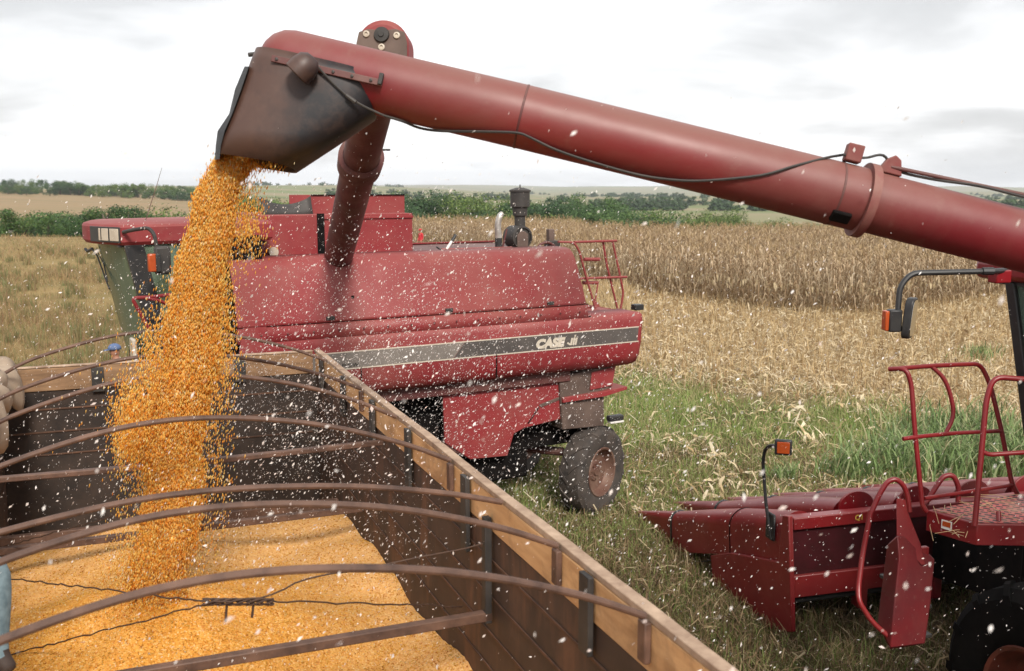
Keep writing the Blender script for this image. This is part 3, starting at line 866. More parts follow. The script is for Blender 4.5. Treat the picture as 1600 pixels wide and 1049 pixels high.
# cable slung along the tube
def on_tube(u, v):
    """point of the near skin of the tube behind a place on the picture"""
    best = None
    P0, P1 = aug[0], aug[-1]
    d_ = (P1 - P0).normalized(); r_ = ray(u, v)
    # solve |(E + r t - P0) - d ((..).d)| = AR + .008
    w0_ = EYEV - P0
    a_ = r_ - d_ * r_.dot(d_); b_ = w0_ - d_ * w0_.dot(d_)
    A_, B_, C_ = a_.dot(a_), 2 * a_.dot(b_), b_.dot(b_) - (AR + .008) ** 2
    D_ = B_ * B_ - 4 * A_ * C_
    t_ = (-B_ - math.sqrt(D_)) / (2 * A_) if D_ > 0 else -B_ / (2 * A_)
    return EYEV + r_ * t_
cab_px = [(600, 181), (630, 190), (655, 200), (690, 205), (760, 206), (808, 208), (830, 216), (870, 235), (930, 255), (1000, 274), (1060, 282), (1110, 282), (1190, 274), (1240, 260), (1290, 247), (1312, 243)]
cable = catmull([on_tube(u, v) for u, v in cab_px], 4)
cable += catmull([atd(1318, 242, AD - .09), atd(1350, 247, AD - .05), atd(1380, 243, AD - .04), atd(1400, 266, AD - .04), atd(1455, 280, 5.18), atd(1530, 291, 5.12), atd(1600, 308, 5.1), atd(1700, 330, 5.1)], 5)
MB().tube(cable, .0075, 6).build('cable', M['dusty_black'], nc)
# spout boot
secs = [((405, 82), (597, 126), .172), ((398, 100), (596, 141), .178), ((374, 165), (584, 183), .178), ((358, 207), (523, 224), .172), ((342, 246), (460, 265), .165)]
rings = []
for (a, b, hd) in secs:
    A_, B_ = atd(a[0], a[1], AD), atd(b[0], b[1], AD)
    c_, h_ = (A_ + B_) / 2, (B_ - A_) / 2
    ring = []
    for q in range(40):
        a_ = 2 * math.pi * q / 40
        ca, sa = math.cos(a_), math.sin(a_)
        pw = 0.62
        ring.append(c_ + h_ * (math.copysign(abs(ca) ** pw, ca)) + camdep * hd * math.copysign(abs(sa) ** pw, sa))
    rings.append(ring)
boot = MB().loft(rings, True, False).build('spout', M['boot'], nc, angle=50, solid=.012)
# loose flap on the spout's left edge
la = [(387, 104), (375, 140), (361, 178), (349, 205), (343, 228), (341, 249)]
wv = [0, 3, -2, 4, 1, 0]
ringA = [[atd(u - 5 - dw, v, AD - .12), atd(u + 2, v, AD - .15), atd(u + 2, v, AD + .15), atd(u - 5 - dw, v, AD + .12)] for (u, v), dw in zip(la, wv)]
MB().loft(ringA).build('flap', M['black'], boot, angle=60)
s0, s1 = atd(424, 88, AD - .19), atd(597, 127, AD - .19)
sd = (s1 - s0).normalized()
MB().box((s0 + s1) / 2 - UPV * .01, ((s1 - s0).length, .012, .034), (sd, camdep, sd.cross(camdep))).build('clamp_strip', M['red_brown'], boot, bevel=.003)
for k_ in range(6):
    MB().lathe(s0.lerp(s1, .05 + .17 * k_) - camdep * .006 - UPV * .01, -camdep, [(0, .008), (.008, .008), (.01, .0005)], 8).build('bolt', M['dusty_black'], boot)
MB().box(atd(595, 124, AD - .19), (.022, .03, .06), (sd, camdep, sd.cross(camdep))).build('buckle', M['dusty_black'], boot, bevel=.004)
MB().tube([atd(388, 86, AD - .02), atd(404, 84, AD - .02)], .012, 8).build('pin', M['dusty_black'], boot)
# work lamp on the spout
lc = atd(474, 106, AD - .26)
lax = (Vector((-.62, -.05, -.62))).normalized()
lamp = MB().lathe(lc, lax, [(-.075, .001), (-.07, .035), (-.045, .062), (0.0, .073), (.045, .073), (.05, .066), (.035, .058)], 28).build('work_lamp', M['boot'], nc, angle=40)
MB().lathe(lc, lax, [(.036, .060), (.040, .03), (.041, .001)], 28).build('lens', M['dark_gap'], lamp)
MB().tube(catmull([atd(493, 100, AD - .22), atd(515, 125, AD - .195), atd(540, 148, AD - .19), atd(566, 165, AD - .188), atd(600, 181, AD - .17)], 6), .006, 6).build('cable', M['dusty_black'], nc)
MB().tube([atd(541, 149, AD - .195), atd(556, 160, AD - .195)], .011, 8).build('cable_joint', M['dusty_black'], nc)

# ---- corn header
hd = MB()
def hb(u, v, off=0.0): return atp(u, v, HP + FN * off, FN)         # on the header's back plane
def hs(u, v, off=0.0): return atp(u, v, HP + WN * off, WN)         # on the header's end plane
HLEN = 4.6
zt0 = hb(1222, 809).z
frame = MB()
def hbeam(z0, z1, f0, f1, w0=0.05, w1=HLEN):
    frame.box(HP + WN * ((w0 + w1) / 2) + FN * ((f0 + f1) / 2) + UPV * ((z0 + z1) / 2), (w1 - w0, f1 - f0, z1 - z0), (WN, FN, UPV))
hbeam(zt0 - .125, zt0, -.06, .07)
ZL1, ZL0 = hb(1240, 898).z, hb(1240, 932).z
hbeam(ZL0, ZL1, -.05, .10)
hbeam(ZL1, zt0 - .125, .12, .15)
header = frame.build('header', M['red_near'], nc, bevel=.01)
# back sheet, the opening's deep shade put into its colour, tool bar and shaft below
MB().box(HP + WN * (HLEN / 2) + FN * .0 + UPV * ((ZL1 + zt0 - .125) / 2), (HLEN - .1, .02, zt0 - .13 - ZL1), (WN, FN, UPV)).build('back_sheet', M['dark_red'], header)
MB().tube([HP + WN * .1 + FN * .05 + UPV * (ZL0 - .06), HP + WN * HLEN + FN * .05 + UPV * (ZL0 - .06)], .035, 12).build('shaft', M['black'], header)
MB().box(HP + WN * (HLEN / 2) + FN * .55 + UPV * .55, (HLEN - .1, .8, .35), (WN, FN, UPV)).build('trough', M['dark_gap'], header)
for w in (0.9, 1.8, 3.0):
    MB().box(HP + WN * w + FN * .02 + UPV * (ZL0 - .09), (.10, .14, .22), (WN, FN, UPV)).build('hanger', M['red_near'], header, bevel=.01)
# lettering on the beam
q = hb(1336, 810, -.062)
text_mesh("Q1", .075, q - UPV * .02, WN, UPV, 0, .002, .001).build('marking', M['yellow_mark'], header, smooth=False)
# end panels
def endpanel(off, flip):
    t = WN * (.05 * flip)
    m_ = MB().prism([hs(u, v, off) for u, v in [(1110, 868), (1141, 864), (1216, 878), (1222, 805), (1232, 807), (1237, 988), (1212, 988), (1160, 957), (1114, 920)]], t)
    return m_.build('end_panel', M['red_near'], header, bevel=.01)
endpanel(-.05, 1)
endpanel(HLEN - .05, 1)
MB().box((hs(1226, 803) + hs(1226, 988)) / 2 - FN * .02 - WN * .012, (.05, .10, (hs(1226, 803) - hs(1226, 988)).z), (WN, FN, UPV)).build('end_post', M['red_near'], header, bevel=.012)
# row dividers: pointed hoods, back to front
def divider(off, end):
    st = [(977, 799, 799.6, .012), (992, 798.8, 812, .07), (1012, 798.8, 829, .14), (1053, 800, 862, .25), (1100, 797.6, 865, .33), (1141, 796.5, 866, .37), (1180, 798, 872, .37), (1222, 801, 880, .37)]
    rings = []
    for (u, vt, vb, wd) in st:
        T_, B_ = hs(u, vt, 0), hs(u, vb, 0)
        if not end:                                        # inner hoods are shorter and rounder
            B_ = T_.lerp(B_, .72); wd *= 1.08
        h_ = (T_ - B_).length
        c0 = WN * off + (FN * .22 if not end else FN * 0)
        r_ = min(wd * .5, h_ * .45)
        ring = [B_ + c0]
        for q in range(7):
            a_ = math.pi / 2 * q / 6
            ring.append(T_ + c0 - UPV * r_ * (1 - math.sin(a_)) + WN * r_ * (1 - math.cos(a_)))
        for q in range(7):
            a_ = math.pi / 2 * q / 6
            ring.append(T_ + c0 - UPV * r_ * (1 - math.cos(a_)) + WN * (wd - r_ * (1 - math.sin(a_))))
        ring.append(B_ + c0 + WN * wd)
        rings.append(ring)
    sn = MB().loft(rings).build('divider', M['red_near'], header, angle=50)
    # rubber strap and seam
    def strap(u, vt, vb, wd, t0, mat=M['black'], nm='strap'):
        c1 = WN * off + (FN * .22 if not end else FN * 0)
        T_, B_ = hs(u, vt, 0) + c1, hs(u, vb, 0) + c1
        pts_ = []
        h_ = (T_ - B_).length; r_ = min(wd * .5, h_ * .45)
        pts_.append(B_ - WN * .004)
        for q in range(7):
            a_ = math.pi / 2 * q / 6
            pts_.append(T_ - UPV * r_ * (1 - math.sin(a_)) + WN * r_ * (1 - math.cos(a_)) + UPV * .004 * math.sin(a_) - WN * .004 * math.cos(a_))
        for q in range(7):
            a_ = math.pi / 2 * q / 6
            pts_.append(T_ - UPV * r_ * (1 - math.cos(a_)) + WN * (wd - r_ * (1 - math.sin(a_))) + UPV * .004 * math.cos(a_) + WN * .004 * math.sin(a_))
        pts_.append(B_ + WN * (wd + .004) + UPV * (.2 if not end else 0))
        ringsA = [[p - FN * t0, p + FN * t0] for p in pts_]
        MB().loft(ringsA, False, False).build(nm, mat, sn, solid=.006)
    strap(1049, 799.5, 846 if end else 835, .245 if end else .26, .022)
    if end: strap(1141, 796.5, 866, .37, .006, M['dark_gap'], 'seam')
    return sn
divider(0, True)
SP = .72
for k_ in range(1, 6):
    divider(SP * k_, False)
    cdisc = HP + WN * (SP * k_ + .2) + FN * .17
    # rounded sheet closing the back of each hood
    pts_ = [cdisc + WN * (.20 * math.cos(a_)) + UPV * (zt0 + .0 + .135 * math.sin(a_)) for a_ in [math.pi * q / 14 for q in range(15)]]
    MB().prism(pts_ + [cdisc - WN * .20 + UPV * (zt0 - .1), cdisc + WN * .20 + UPV * (zt0 - .1)], FN * .03).build('hood_back', M['red_near'], header, bevel=.006)
# marker lamp on its bent pole
pole = [hs(1205, 843, -.03), hs(1197, 790, -.05), hs(1192, 722, -.06), hs(1195, 703, -.06), hs(1203, 696, -.06), hs(1214, 697, -.06)]
ml = MB().tube(rounded(pole, .1, 4), .017, 10).build('marker_pole', M['black'], header)
MB().box(hs(1204, 822, -.02), (.03, .16, .28), (WN, FN, UPV)).build('pole_bracket', M['black'], ml, bevel=.02)
q = hs(1224, 699, -.08)
vdir = (EYEV - q); vdir.z = 0; vdir.normalize(); sdr = Vector((-vdir.y, vdir.x, 0))
MB().box(q, (.165, .05, .155), (sdr, vdir, UPV)).build('marker_lamp', M['black'], ml, bevel=.015)
MB().box(q + vdir * .03, (.12, .012, .115), (sdr, vdir, UPV)).build('lens', M['orange'], ml, bevel=.005)
MB().tube([hs(1070, 868, .1), hs(1090, 878, .05), hs(1112, 876, .02)], .008, 6).build('cable', M['black'], header)

# ---- platform with railings
PZ = 2.0
P1, P2, P3, P4, P5 = atz(1448, 797, PZ), atz(1527, 819, PZ), atz(1690, 821, PZ), atz(1700, 765, PZ), atz(1590, 772, PZ)
k = NT('perforated red plate')
br = k.n("ShaderNodeTexBrick", Scale=1.0)
br.inputs["Mortar Size"].default_value = 0.012; br.inputs["Brick Width"].default_value = .075; br.inputs["Row Height"].default_value = .055
br.inputs["Color1"].default_value = (0.03, 0.012, 0.012, 1); br.inputs["Color2"].default_value = (0.05, 0.02, 0.018, 1); br.inputs["Mortar"].default_value = (0.42, 0.10, 0.085, 1)
mp = k.n("ShaderNodeMapping"); mp.inputs["Rotation"].default_value = (0, 0, .6)
k.l(k.coord(), mp.inputs[0]); k.l(mp.outputs[0], br.inputs["Vector"])
dn = k.ramp(k.noise(5, 6, .65), [(.5, 0.0), (.72, .7)])
k.l(k.mix(dn, br.outputs["Color"], (.36, .23, .15)), k.b.inputs["Base Color"]); k.b.inputs["Roughness"].default_value = .6
k.bump(br.outputs["Fac"], .8, .01); M['grate'] = k.m
plat = MB().prism([P1, P2, P3, P4, P5], Vector((0, 0, -.17))).build('platform', M['red_near'], nc, bevel=.008)
ctr = (P1 + P2 + P3 + P4 + P5) / 5
MB().prism([p + (ctr - p) * .06 + UPV * .004 for p in (P1, P2, P3, P4, P5)], Vector((0, 0, -.002))).build('tread_plate', M['grate'], plat, smooth=False)
# orange sticker on the fascia
fd = (P2 - P1).normalized(); fnrm = Vector((fd.y, -fd.x, 0))
if fnrm.y > 0: fnrm = -fnrm
sc_ = P1.lerp(P2, .42) - UPV * .075
MB().box(sc_ + fnrm * .003, (.085, .004, .07), (fd, fnrm, UPV)).build('sticker', M['white'], plat)
MB().box(sc_ + fnrm * .006 + UPV * .006, (.066, .003, .040), (fd, fnrm, UPV)).build('sticker_panel', M['orange'], plat)
sm_ = MB()
for k_ in range(26):
    a_, b_ = random.random(), random.random()
    p = P1.lerp(P5, a_).lerp(P2.lerp(P3, a_), b_ * .95) + UPV * (.012 + .02 * random.random())
    if k_ < 8: p = P1.lerp(P2, random.random()) - UPV * random.uniform(-.01, .16) + Vector((random.uniform(-.04, 0), random.uniform(-.03, 0), 0))
    q = random.uniform(0, 6.28); d_ = Vector((math.cos(q), math.sin(q), random.uniform(-.35, .2))) * random.uniform(.06, .20)
    sm_.tube([p - d_, p + Vector((0, 0, .012)), p + d_ * .9 + Vector((random.uniform(-.03, .03), random.uniform(-.03, .03), 0))], .0024, 5)
M['straw_bits'] = plain('straw', (.50, .36, .20), (.36, .23, .12), .8)
tag(sm_.build('platform_straw', M['straw_bits'], None), "bits of dry straw caught on the red platform of the right combine", "straw", kind='stuff')
RD = (P1.y + P2.y) / 2 / _cp
def rp(u, v, d): return atd(u, v, d)
dA = (P1 - EYEV).dot(camdep); dB = (P2 - EYEV).dot(camdep); dC = (P5 - EYEV).dot(camdep)
def rail(pts, r=.019, name='railing', par=plat, rr=.08, mat=None):
    return MB().tube(rounded([rp(*p) for p in pts], rr, 4), r, 12).build(name, mat or M['red_near'], par)
rail([(1389, 577, dA + .1), (1416, 576, dA), (1424, 600, dA), (1430, 680, dA), (1441, 790, dA), (1448, 800, dA)])
rail([(1405, 576, dA + .05), (1454, 572, dA + .15), (1532, 568.5, dC), (1547, 600, dC), (1564, 669, dC), (1581, 756, dC), (1593, 778, dC)])
rail([(1455, 572.5, dA + .16), (1474, 589, dA + .16), (1484, 612, dA + .16), (1490, 640, dA + .16), (1488, 657, dA + .16), (1478, 676, dA + .16)], .017)
rail([(1411, 686, dA - .03), (1436, 682.5, dA), (1493, 677, dA + .16), (1564, 673.5, dC)], .017)
rail([(1680, 594, dB + .05), (1600, 593, dB), (1552, 589, dB), (1541, 625, dB), (1535, 690, dB), (1523, 822, dB)], .021)
rail([(1531, 704, dB), (1545, 711, dB), (1600, 707, dB), (1680, 706, dB + .05)], .018)
rail([(1444, 779, dA), (1583, 758, dC)], .016, rr=.01)
rail([(1362, 800, dA + .1), (1372, 776, dA + .1), (1386, 753, dA + .1), (1399, 748, dA + .1), (1412, 758, dA + .1), (1419, 778, dA + .1), (1421, 800, dA + .1)], .021, 'hand_loop')
rail([(1443, 795, dA + .2), (1457, 769, dA + .2), (1474, 744, dA + .2), (1489, 742, dA + .2), (1498, 760, dA + .2), (1497, 785, dA + .2)], .021, 'hand_loop')
rail([(1361, 798, dA + .1), (1348, 864, dA + .1), (1341, 918, dA + .05), (1342, 940, dA), (1362, 972, dA), (1392, 998, dA)], .021, 'ladder_rail', nc)
rail([(1560, 800, dB + .1), (1562, 838, dB + .02)], .018)
# ladder guard panels
gp = MB()
gl = [(1386, 852), (1384, 870), (1377, 925), (1371, 974)]
gc = [(1402, 838), (1405, 872), (1398, 940), (1391, 1013)]
gr = [(1424, 838), (1460, 874), (1454, 940), (1445, 1006)]
gp.loft([[rp(*gl[q], dA + .10), rp(*gc[q], dA - .06), rp(*gr[q], dA + .06), rp(*gr[q], dA + .09), rp(*gc[q], dA - .02), rp(*gl[q], dA + .13)] for q in range(4)])
guard = gp.build('ladder_guard', M['guard_red'], nc, bevel=.012)
MB().prism([rp(u, v, dA) for u, v in [(1400, 779), (1409, 782), (1412, 800), (1432, 850), (1440, 884), (1400, 836)]], WN * .04).build('guard_arm', M['red_near'], guard, bevel=.006)
MB().box(rp(1437, 868, dA + .05), (.14, .05, .14), (WN, FN, UPV)).build('guard_arm', M['red_near'], guard, bevel=.01)
for v_ in (905, 945, 990):
    MB().box(rp(1405, v_, dA + .28) + WN * .06, (.34, .22, .03), (WN, FN, UPV)).build('ladder_step', M['dusty_black'], guard, bevel=.006)
# ---- cab
cabt = atd(1574, 440, 8.0); cabb = atd(1618, 800, 8.0)
def cabp(w, bk, up):                                       # w across, bk backwards, up 0 bottom..1 top
    base = cabb.lerp(cabt, up)
    return base + WN * w - FN * bk
CWD, CDP = 1.7, 1.75
cabs = MB()
for w in (0, CWD):
    for bk, wd_ in ((0, .10), (CDP * .62, .07), (CDP, .10)):
        cabs.loft([[cabp(w - .03, bk + (1 - .0) * 0 - .0, u_), cabp(w + .05, bk, u_), cabp(w + .05, bk + wd_, u_), cabp(w - .03, bk + wd_, u_)] for u_ in (0, 1)])
for u_ in (.02, .98):
    cabs.box(cabp(CWD / 2, .05, u_), (CWD, .06, .07), (WN, FN, UPV)); cabs.box(cabp(CWD / 2, CDP + .05, u_), (CWD, .06, .07), (WN, FN, UPV))
cab = cabs.build('cab', M['black'], nc, bevel=.01)
def pane(pts, name='window', mat=M['glass']): return MB().prism(pts, Vector((.001, .006, 0))).build(name, mat, cab, smooth=False)
pane([cabp(.05, .02, 0), cabp(CWD - .03, .02, 0), cabp(CWD - .03, .02, 1), cabp(.05, .02, 1)], 'windscreen', M['screen'])
pane([cabp(0, .10, .0), cabp(0, CDP * .62, .0), cabp(0, CDP * .62, 1), cabp(0, .10, 1)])
pane([cabp(0, CDP * .62 + .07, .0), cabp(0, CDP, .0), cabp(0, CDP, 1), cabp(0, CDP * .62 + .07, 1)])
pane([cabp(CWD, .10, .0), cabp(CWD, CDP, .0), cabp(CWD, CDP, 1), cabp(CWD, .10, 1)])
MB().box(cabp(CWD / 2, CDP / 2, 0) - UPV * .12, (CWD, CDP, .24), (WN, FN, UPV)).build('cab_floor', M['dark_gap'], cab, bevel=.02)
MB().box(cabp(CWD / 2, CDP - .05, .5), (CWD - .1, .04, 1.5), (WN, FN, UPV)).build('back_panel', M['dark_gap'], cab)
MB().box(cabp(CWD / 2, CDP * .6, .2), (.5, .5, .5), (WN, FN, UPV)).build('seat', M['black'], cab, bevel=.06)
MB().box(cabp(CWD / 2, CDP * .78, .55), (.5, .15, .75), (WN, FN, UPV)).build('seat_back', M['black'], cab, bevel=.06)
rfz = cabt.z
rc_ = cabp(CWD / 2, CDP / 2 - .12, 1) + UPV * .09
MB().box(rc_, (CWD + .16, CDP + .35, .17), (WN, FN, UPV)).build('roof', M['red_near'], cab, bevel=.05)
MB().box(rc_ - UPV * .10, (CWD + .02, CDP + .1, .03), (WN, FN, UPV)).build('roof_lining', M['black'], cab)
# mirror on its long arm
dm = 7.55
arm = MB().tube(rounded([atd(1572, 423, 7.7), atd(1548, 424, dm), atd(1424, 427, dm), atd(1406, 448, dm), atd(1403, 487, dm)], .10, 5), .022, 10).build('mirror_arm', M['black'], nc)
MB().box(atd(1562, 432, 7.7), (.14, .10, .10), (WN, FN, UPV)).build('arm_mount', M['red_near'], arm, bevel=.01)
MB().tube([atd(1535, 424, dm), atd(1552, 424, dm)], .03, 10).build('arm_sleeve', M['black'], arm)
q = atd(1421, 497, dm)
mdir = Vector((.80, -.55, 0)).normalized(); mside = Vector((mdir.y, -mdir.x, 0))
mr = [q + mside * (.085 * math.copysign(abs(math.cos(a_)) ** .55, math.cos(a_))) + (UPV + mside * 0.0 + WN * .10) * (.155 * math.copysign(abs(math.sin(a_)) ** .45, math.sin(a_))) for a_ in [2 * math.pi * i_ / 28 for i_ in range(28)]]
mir = MB().prism([p + mdir * .03 for p in mr], -mdir * .06).build('mirror', M['black'], arm, bevel=.01)
MB().prism([q + (p - q) * .88 + mdir * .033 for p in mr], -mdir * .002).build('mirror_glass', M['mirror'], mir, smooth=False)
MB().box(atd(1397, 501, dm), (.10, .08, .17), (Vector((1, 0, 0)), Vector((0, 1, 0)), UPV)).build('indicator_housing', M['black'], arm, bevel=.012)
MB().box(atd(1383.5, 501, dm), (.03, .08, .15), (Vector((1, 0, 0)), Vector((0, 1, 0)), UPV)).build('indicator_lens', M['orange'], arm, bevel=.006)
# ---- under and behind: wheels, feeder, hull
wheel(nc, atd(1650, 1095, 7.35), -WN, .88, .62, .42, M['rim_red'], 14, mat=M['shade_rubber'])
wheel(nc, atd(1650, 1095, 7.35) + WN * 2.7, WN, .88, .62, .42, M['rim_red'], 14)
wb = atd(1650, 1095, 7.35)
wheel(nc, wb - FN * 3.6 + WN * .3 - UPV * (wb.z - .64), -WN, .64, .42, .32, M['rim_red'], 14)
wheel(nc, wb - FN * 3.6 + WN * 2.6 - UPV * (wb.z - .64), WN, .64, .42, .32, M['rim_red'], 14)
fh0, fh1 = HP + WN * 2.3 + FN * .1 + UPV * .75, wb + WN * 1.35 - FN * .3 + UPV * .6
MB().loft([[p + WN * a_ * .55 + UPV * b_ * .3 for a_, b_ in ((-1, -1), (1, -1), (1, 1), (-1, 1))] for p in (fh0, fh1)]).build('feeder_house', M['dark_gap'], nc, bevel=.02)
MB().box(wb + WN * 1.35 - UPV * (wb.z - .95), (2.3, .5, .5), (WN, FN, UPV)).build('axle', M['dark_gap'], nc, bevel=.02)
MB().box(wb + WN * 1.35 - FN * .6 - UPV * (wb.z - 1.05), (1.9, 2.9, 1.5), (WN, FN, UPV)).build('underbody', M['dark_gap'], nc, bevel=.02)  # box carried low, its black bulk stands for shade beneath the platform
hull0 = wb + WN * 1.45
hp = []
for bk in (1.3, 6.2):
    c_ = hull0 - FN * bk
    hp.append([Vector((c_.x, c_.y, 0)) + WN * a_ + UPV * z_ for a_, z_ in ((-1.35, 2.1), (1.35, 2.1), (1.35, 3.0), (.95, 3.65), (-.95, 3.65), (-1.35, 3.0))])
MB().loft(hp).build('hull', M['red_far'], nc, bevel=.03)
tk = hull0 - FN * 2.6
MB().box(Vector((tk.x, tk.y, 3.85)), (1.9, 2.2, .5), (WN, FN, UPV)).build('grain_tank', M['red_far'], nc, bevel=.02)
el = atd(2080, 498, AD)
MB().tube(rounded([el - dir1 * .2, el + dir1 * .12, el + dir1 * .2 - UPV * .9], .25, 6), AR * 1.05, 24).build('auger_elbow', M['red_tube'], nc)

# ------------------------------------------------------------------ far combine harvester (middle)
DF = Vector((2700 / FPX, 1 / _cp, 0)).normalized()         # towards its rear
NF = Vector((-DF.y, DF.x, 0))                              # inboard, away from us
PF = atz(930, 803, 0) - NF * 0.3
FAX = (DF, NF, UPV)
def fl(s, o, z):
    p = PF + DF * s + NF * o
    return Vector((p.x, p.y, z))
def fc(u, v, o=0.0): return atp(u, v, PF + NF * o, NF)
far = empty("combine_harvester", fl(-2.5, 1.5, 0), "faded red combine harvester side-on behind the grain truck, with charcoal stripe and lettering", "combine harvester", "red combine harvesters in the field")
def fbox(name, mat, s0, s1, o0, o1, z0, z1, parent=far, bevel=.012):
    return MB().box(fl((s0 + s1) / 2, (o0 + o1) / 2, (z0 + z1) / 2), (s1 - s0, o1 - o0, z1 - z0), FAX).build(name, mat, parent, bevel=bevel)
BWF = 3.0
# skirt band with rolled lower edge
prof = [(.30, 2.10), (.16, 2.11), (.06, 2.16), (.012, 2.26), (0, 2.42), (0, 2.74), (.01, 2.80), (.05, 2.825), (.5, 2.825)]
rings = []
for s, sc_ in ((-4.9, 1), (.30, 1), (.40, 1), (.47, 1), (.50, 1)):
    rings.append([fl(s + (0.02 if z > 2.5 and s > .4 else 0) - (0.10 * max(0, (2.3 - z) / .2) if s > .45 else 0), o, z) for o, z in prof])
skirt = MB().loft(rings, False, False).build('side_skirt', M['red_far'], far, angle=50, solid=.02)
MB().prism([fl(.46, o, z) for o, z in prof[1:8]] + [fl(.46, BWF - .1, 2.82), fl(.46, BWF - .1, 2.2)], DF * .02).build('rear_panel', M['red_far'], far, bevel=.01)
fbox('deck', M['red_far'], -.6, .44, .06, BWF - .1, 2.775, 2.822)
# stripe: charcoal towards the rear, worn grey in front
stz0, stz1 = 2.455, 2.635
MB().prism([fl(-4.6, -.0125, stz0), fl(-2.35, -.0125, stz0), fl(-2.2, -.0125, stz1), fl(-4.6, -.0125, stz1)], NF * .002).build('stripe', M['stripe_grey'], skirt, smooth=False)
MB().prism([fl(-2.345, -.0125, stz0), fl(.44, -.0125, stz0), fl(.46, -.0125, stz1), fl(-2.195, -.0125, stz1)], NF * .002).build('stripe', M['stripe'], skirt, smooth=False)
for z in (stz0 - .009, stz1 + .009):
    MB().box(fl(-2.07, -.0125, z), (5.06, .004, .014), FAX).build('pinstripe', M['decal'], skirt)
# lettering, read along the stripe
c0_ = fc(837, 541, -.013)
tx = text_mesh("CASE", .150, fl((c0_ - PF).dot(DF), -.016, stz0 + .026), DF, UPV, .20, .0115, .002, 1.18, 1.02)
tx.build('lettering', M['decal'], skirt, smooth=False)
se = max((v - PF).dot(DF) for v in tx.v) + .035
em = MB()
def bar(x0, x1, z0, z1, sl=.22):
    em.prism([fl(se + x0 + z0 * sl, -.016, stz0 + z0), fl(se + x1 + z0 * sl, -.016, stz0 + z0), fl(se + x1 + z1 * sl, -.016, stz0 + z1), fl(se + x0 + z1 * sl, -.016, stz0 + z1)], NF * .002)
bar(.030, .058, .024, .118); bar(.066, .094, .024, .122); bar(.074, .098, .130, .156); bar(.102, .130, .024, .118)
em.prism([fl(se - .012, -.016, stz0 + .050), fl(se + .032, -.016, stz0 + .024), fl(se + .040, -.016, stz0 + .046), fl(se + .0, -.016, stz0 + .066)], NF * .002)
em.build('emblem', M['decal'], skirt, smooth=False)
a0_ = fc(503, 565, -.013)
text_mesh("AXIAL-FLOW", .062, fl((a0_ - PF).dot(DF), -.016, stz0 + .012), DF, UPV, .0, .001, .002, 1.2).build('lettering', M['decal_dark'], skirt, smooth=False)
# hood in three lapped strips, the upper one rolled over the top
def strip(name, prof, s0, s1, s1top=None):
    zs = [z for _, z in prof]; zlo, zhi = min(zs), max(zs)
    rings = []
    n_ = 2
    for i in range(n_):
        ring = []
        for o, z in prof:
            e_ = s1 + ((s1top - s1) if s1top is not None else 0) * (z - zlo) / (zhi - zlo)
            ring.append(fl(s0 + (e_ - s0) * i / (n_ - 1), o, z))
        rings.append(ring)
    return MB().loft(rings, False, False).build(name, M['red_far'], far, angle=50, solid=.022)
strip('hood_panel', [(.035, 2.822), (.02, 2.83), (.018, 2.99)], -4.95, -.34, -.40)
strip('hood_panel', [(.006, 3.0), (.012, 3.03), (.075, 3.24), (.145, 3.44), (.205, 3.58), (.25, 3.65), (.31, 3.695), (.40, 3.715), (.7, 3.72)], -4.95, -.40, -.46)
MB().box(fl(-2.5, .024, 2.998), (4.3, .01, .012), FAX).build('panel_seam', M['dark_gap'], far)
MB().box(fl(-2.4, .024, 2.832), (4.2, .01, .012), FAX).build('panel_seam', M['dark_gap'], far)
# rear closing plate of the hood and its inner body
MB().prism([fl(-.44, .05, 2.82), fl(-.44, .08, 3.2), fl(-.46, .22, 3.55), fl(-.47, .5, 3.69), fl(-.47, 2.6, 3.69), fl(-.44, 2.85, 2.82)], -DF * .03).build('rear_panel', M['red_far'], far, bevel=.006)
fbox('body', M['red_brown'], -4.6, -.5, .2, BWF - .2, 1.95, 3.5)
fbox('engine_deck', M['red_brown'], -4.5, -.5, .45, BWF - .45, 3.5, 3.70)
strip('hood_panel', [(BWF - .02, 2.83), (BWF - .02, 3.1), (BWF - .2, 3.5), (BWF - .5, 3.71), (BWF - .7, 3.72)], -4.95, -.4)
# small door at the front end of the side
d0, d1 = fc(372, 455, .0), fc(415, 528, .0)
MB().prism([fl((fc(372, 528, 0) - PF).dot(DF), -.012, 2.72), fl((fc(415, 528, 0) - PF).dot(DF), -.012, 2.72), fl((fc(415, 450, 0) - PF).dot(DF), .0, 3.08), fl((fc(380, 450, 0) - PF).dot(DF), .0, 3.08)], NF * .02).build('side_door', M['red_far'], far, bevel=.008)
hw = MB()
for s_ in np.arange(-4.7, -.5, .30):
    hw.lathe(fl(float(s_), -.006, 2.905), -NF, [(0, .011), (.008, .011), (.010, .001)], 8)
hw.build('rivets', M['red_brown'], far)
for s_ in (-3.9, -2.4, -.95):
    MB().box(fl(s_, -.004, 3.045), (.10, .02, .045), FAX).build('latch', M['dusty_black'], far, bevel=.006)
for s_ in (-3.55, -1.75):
    MB().box(fl(s_, -.012, 2.30), (.012, .012, .30), FAX).build('panel_seam', M['dark_gap'], skirt)
MB().box(fl(-3.6, .075, 3.235), (.035, .02, .09), FAX).build('slot', M['dark_gap'], far, bevel=.004)
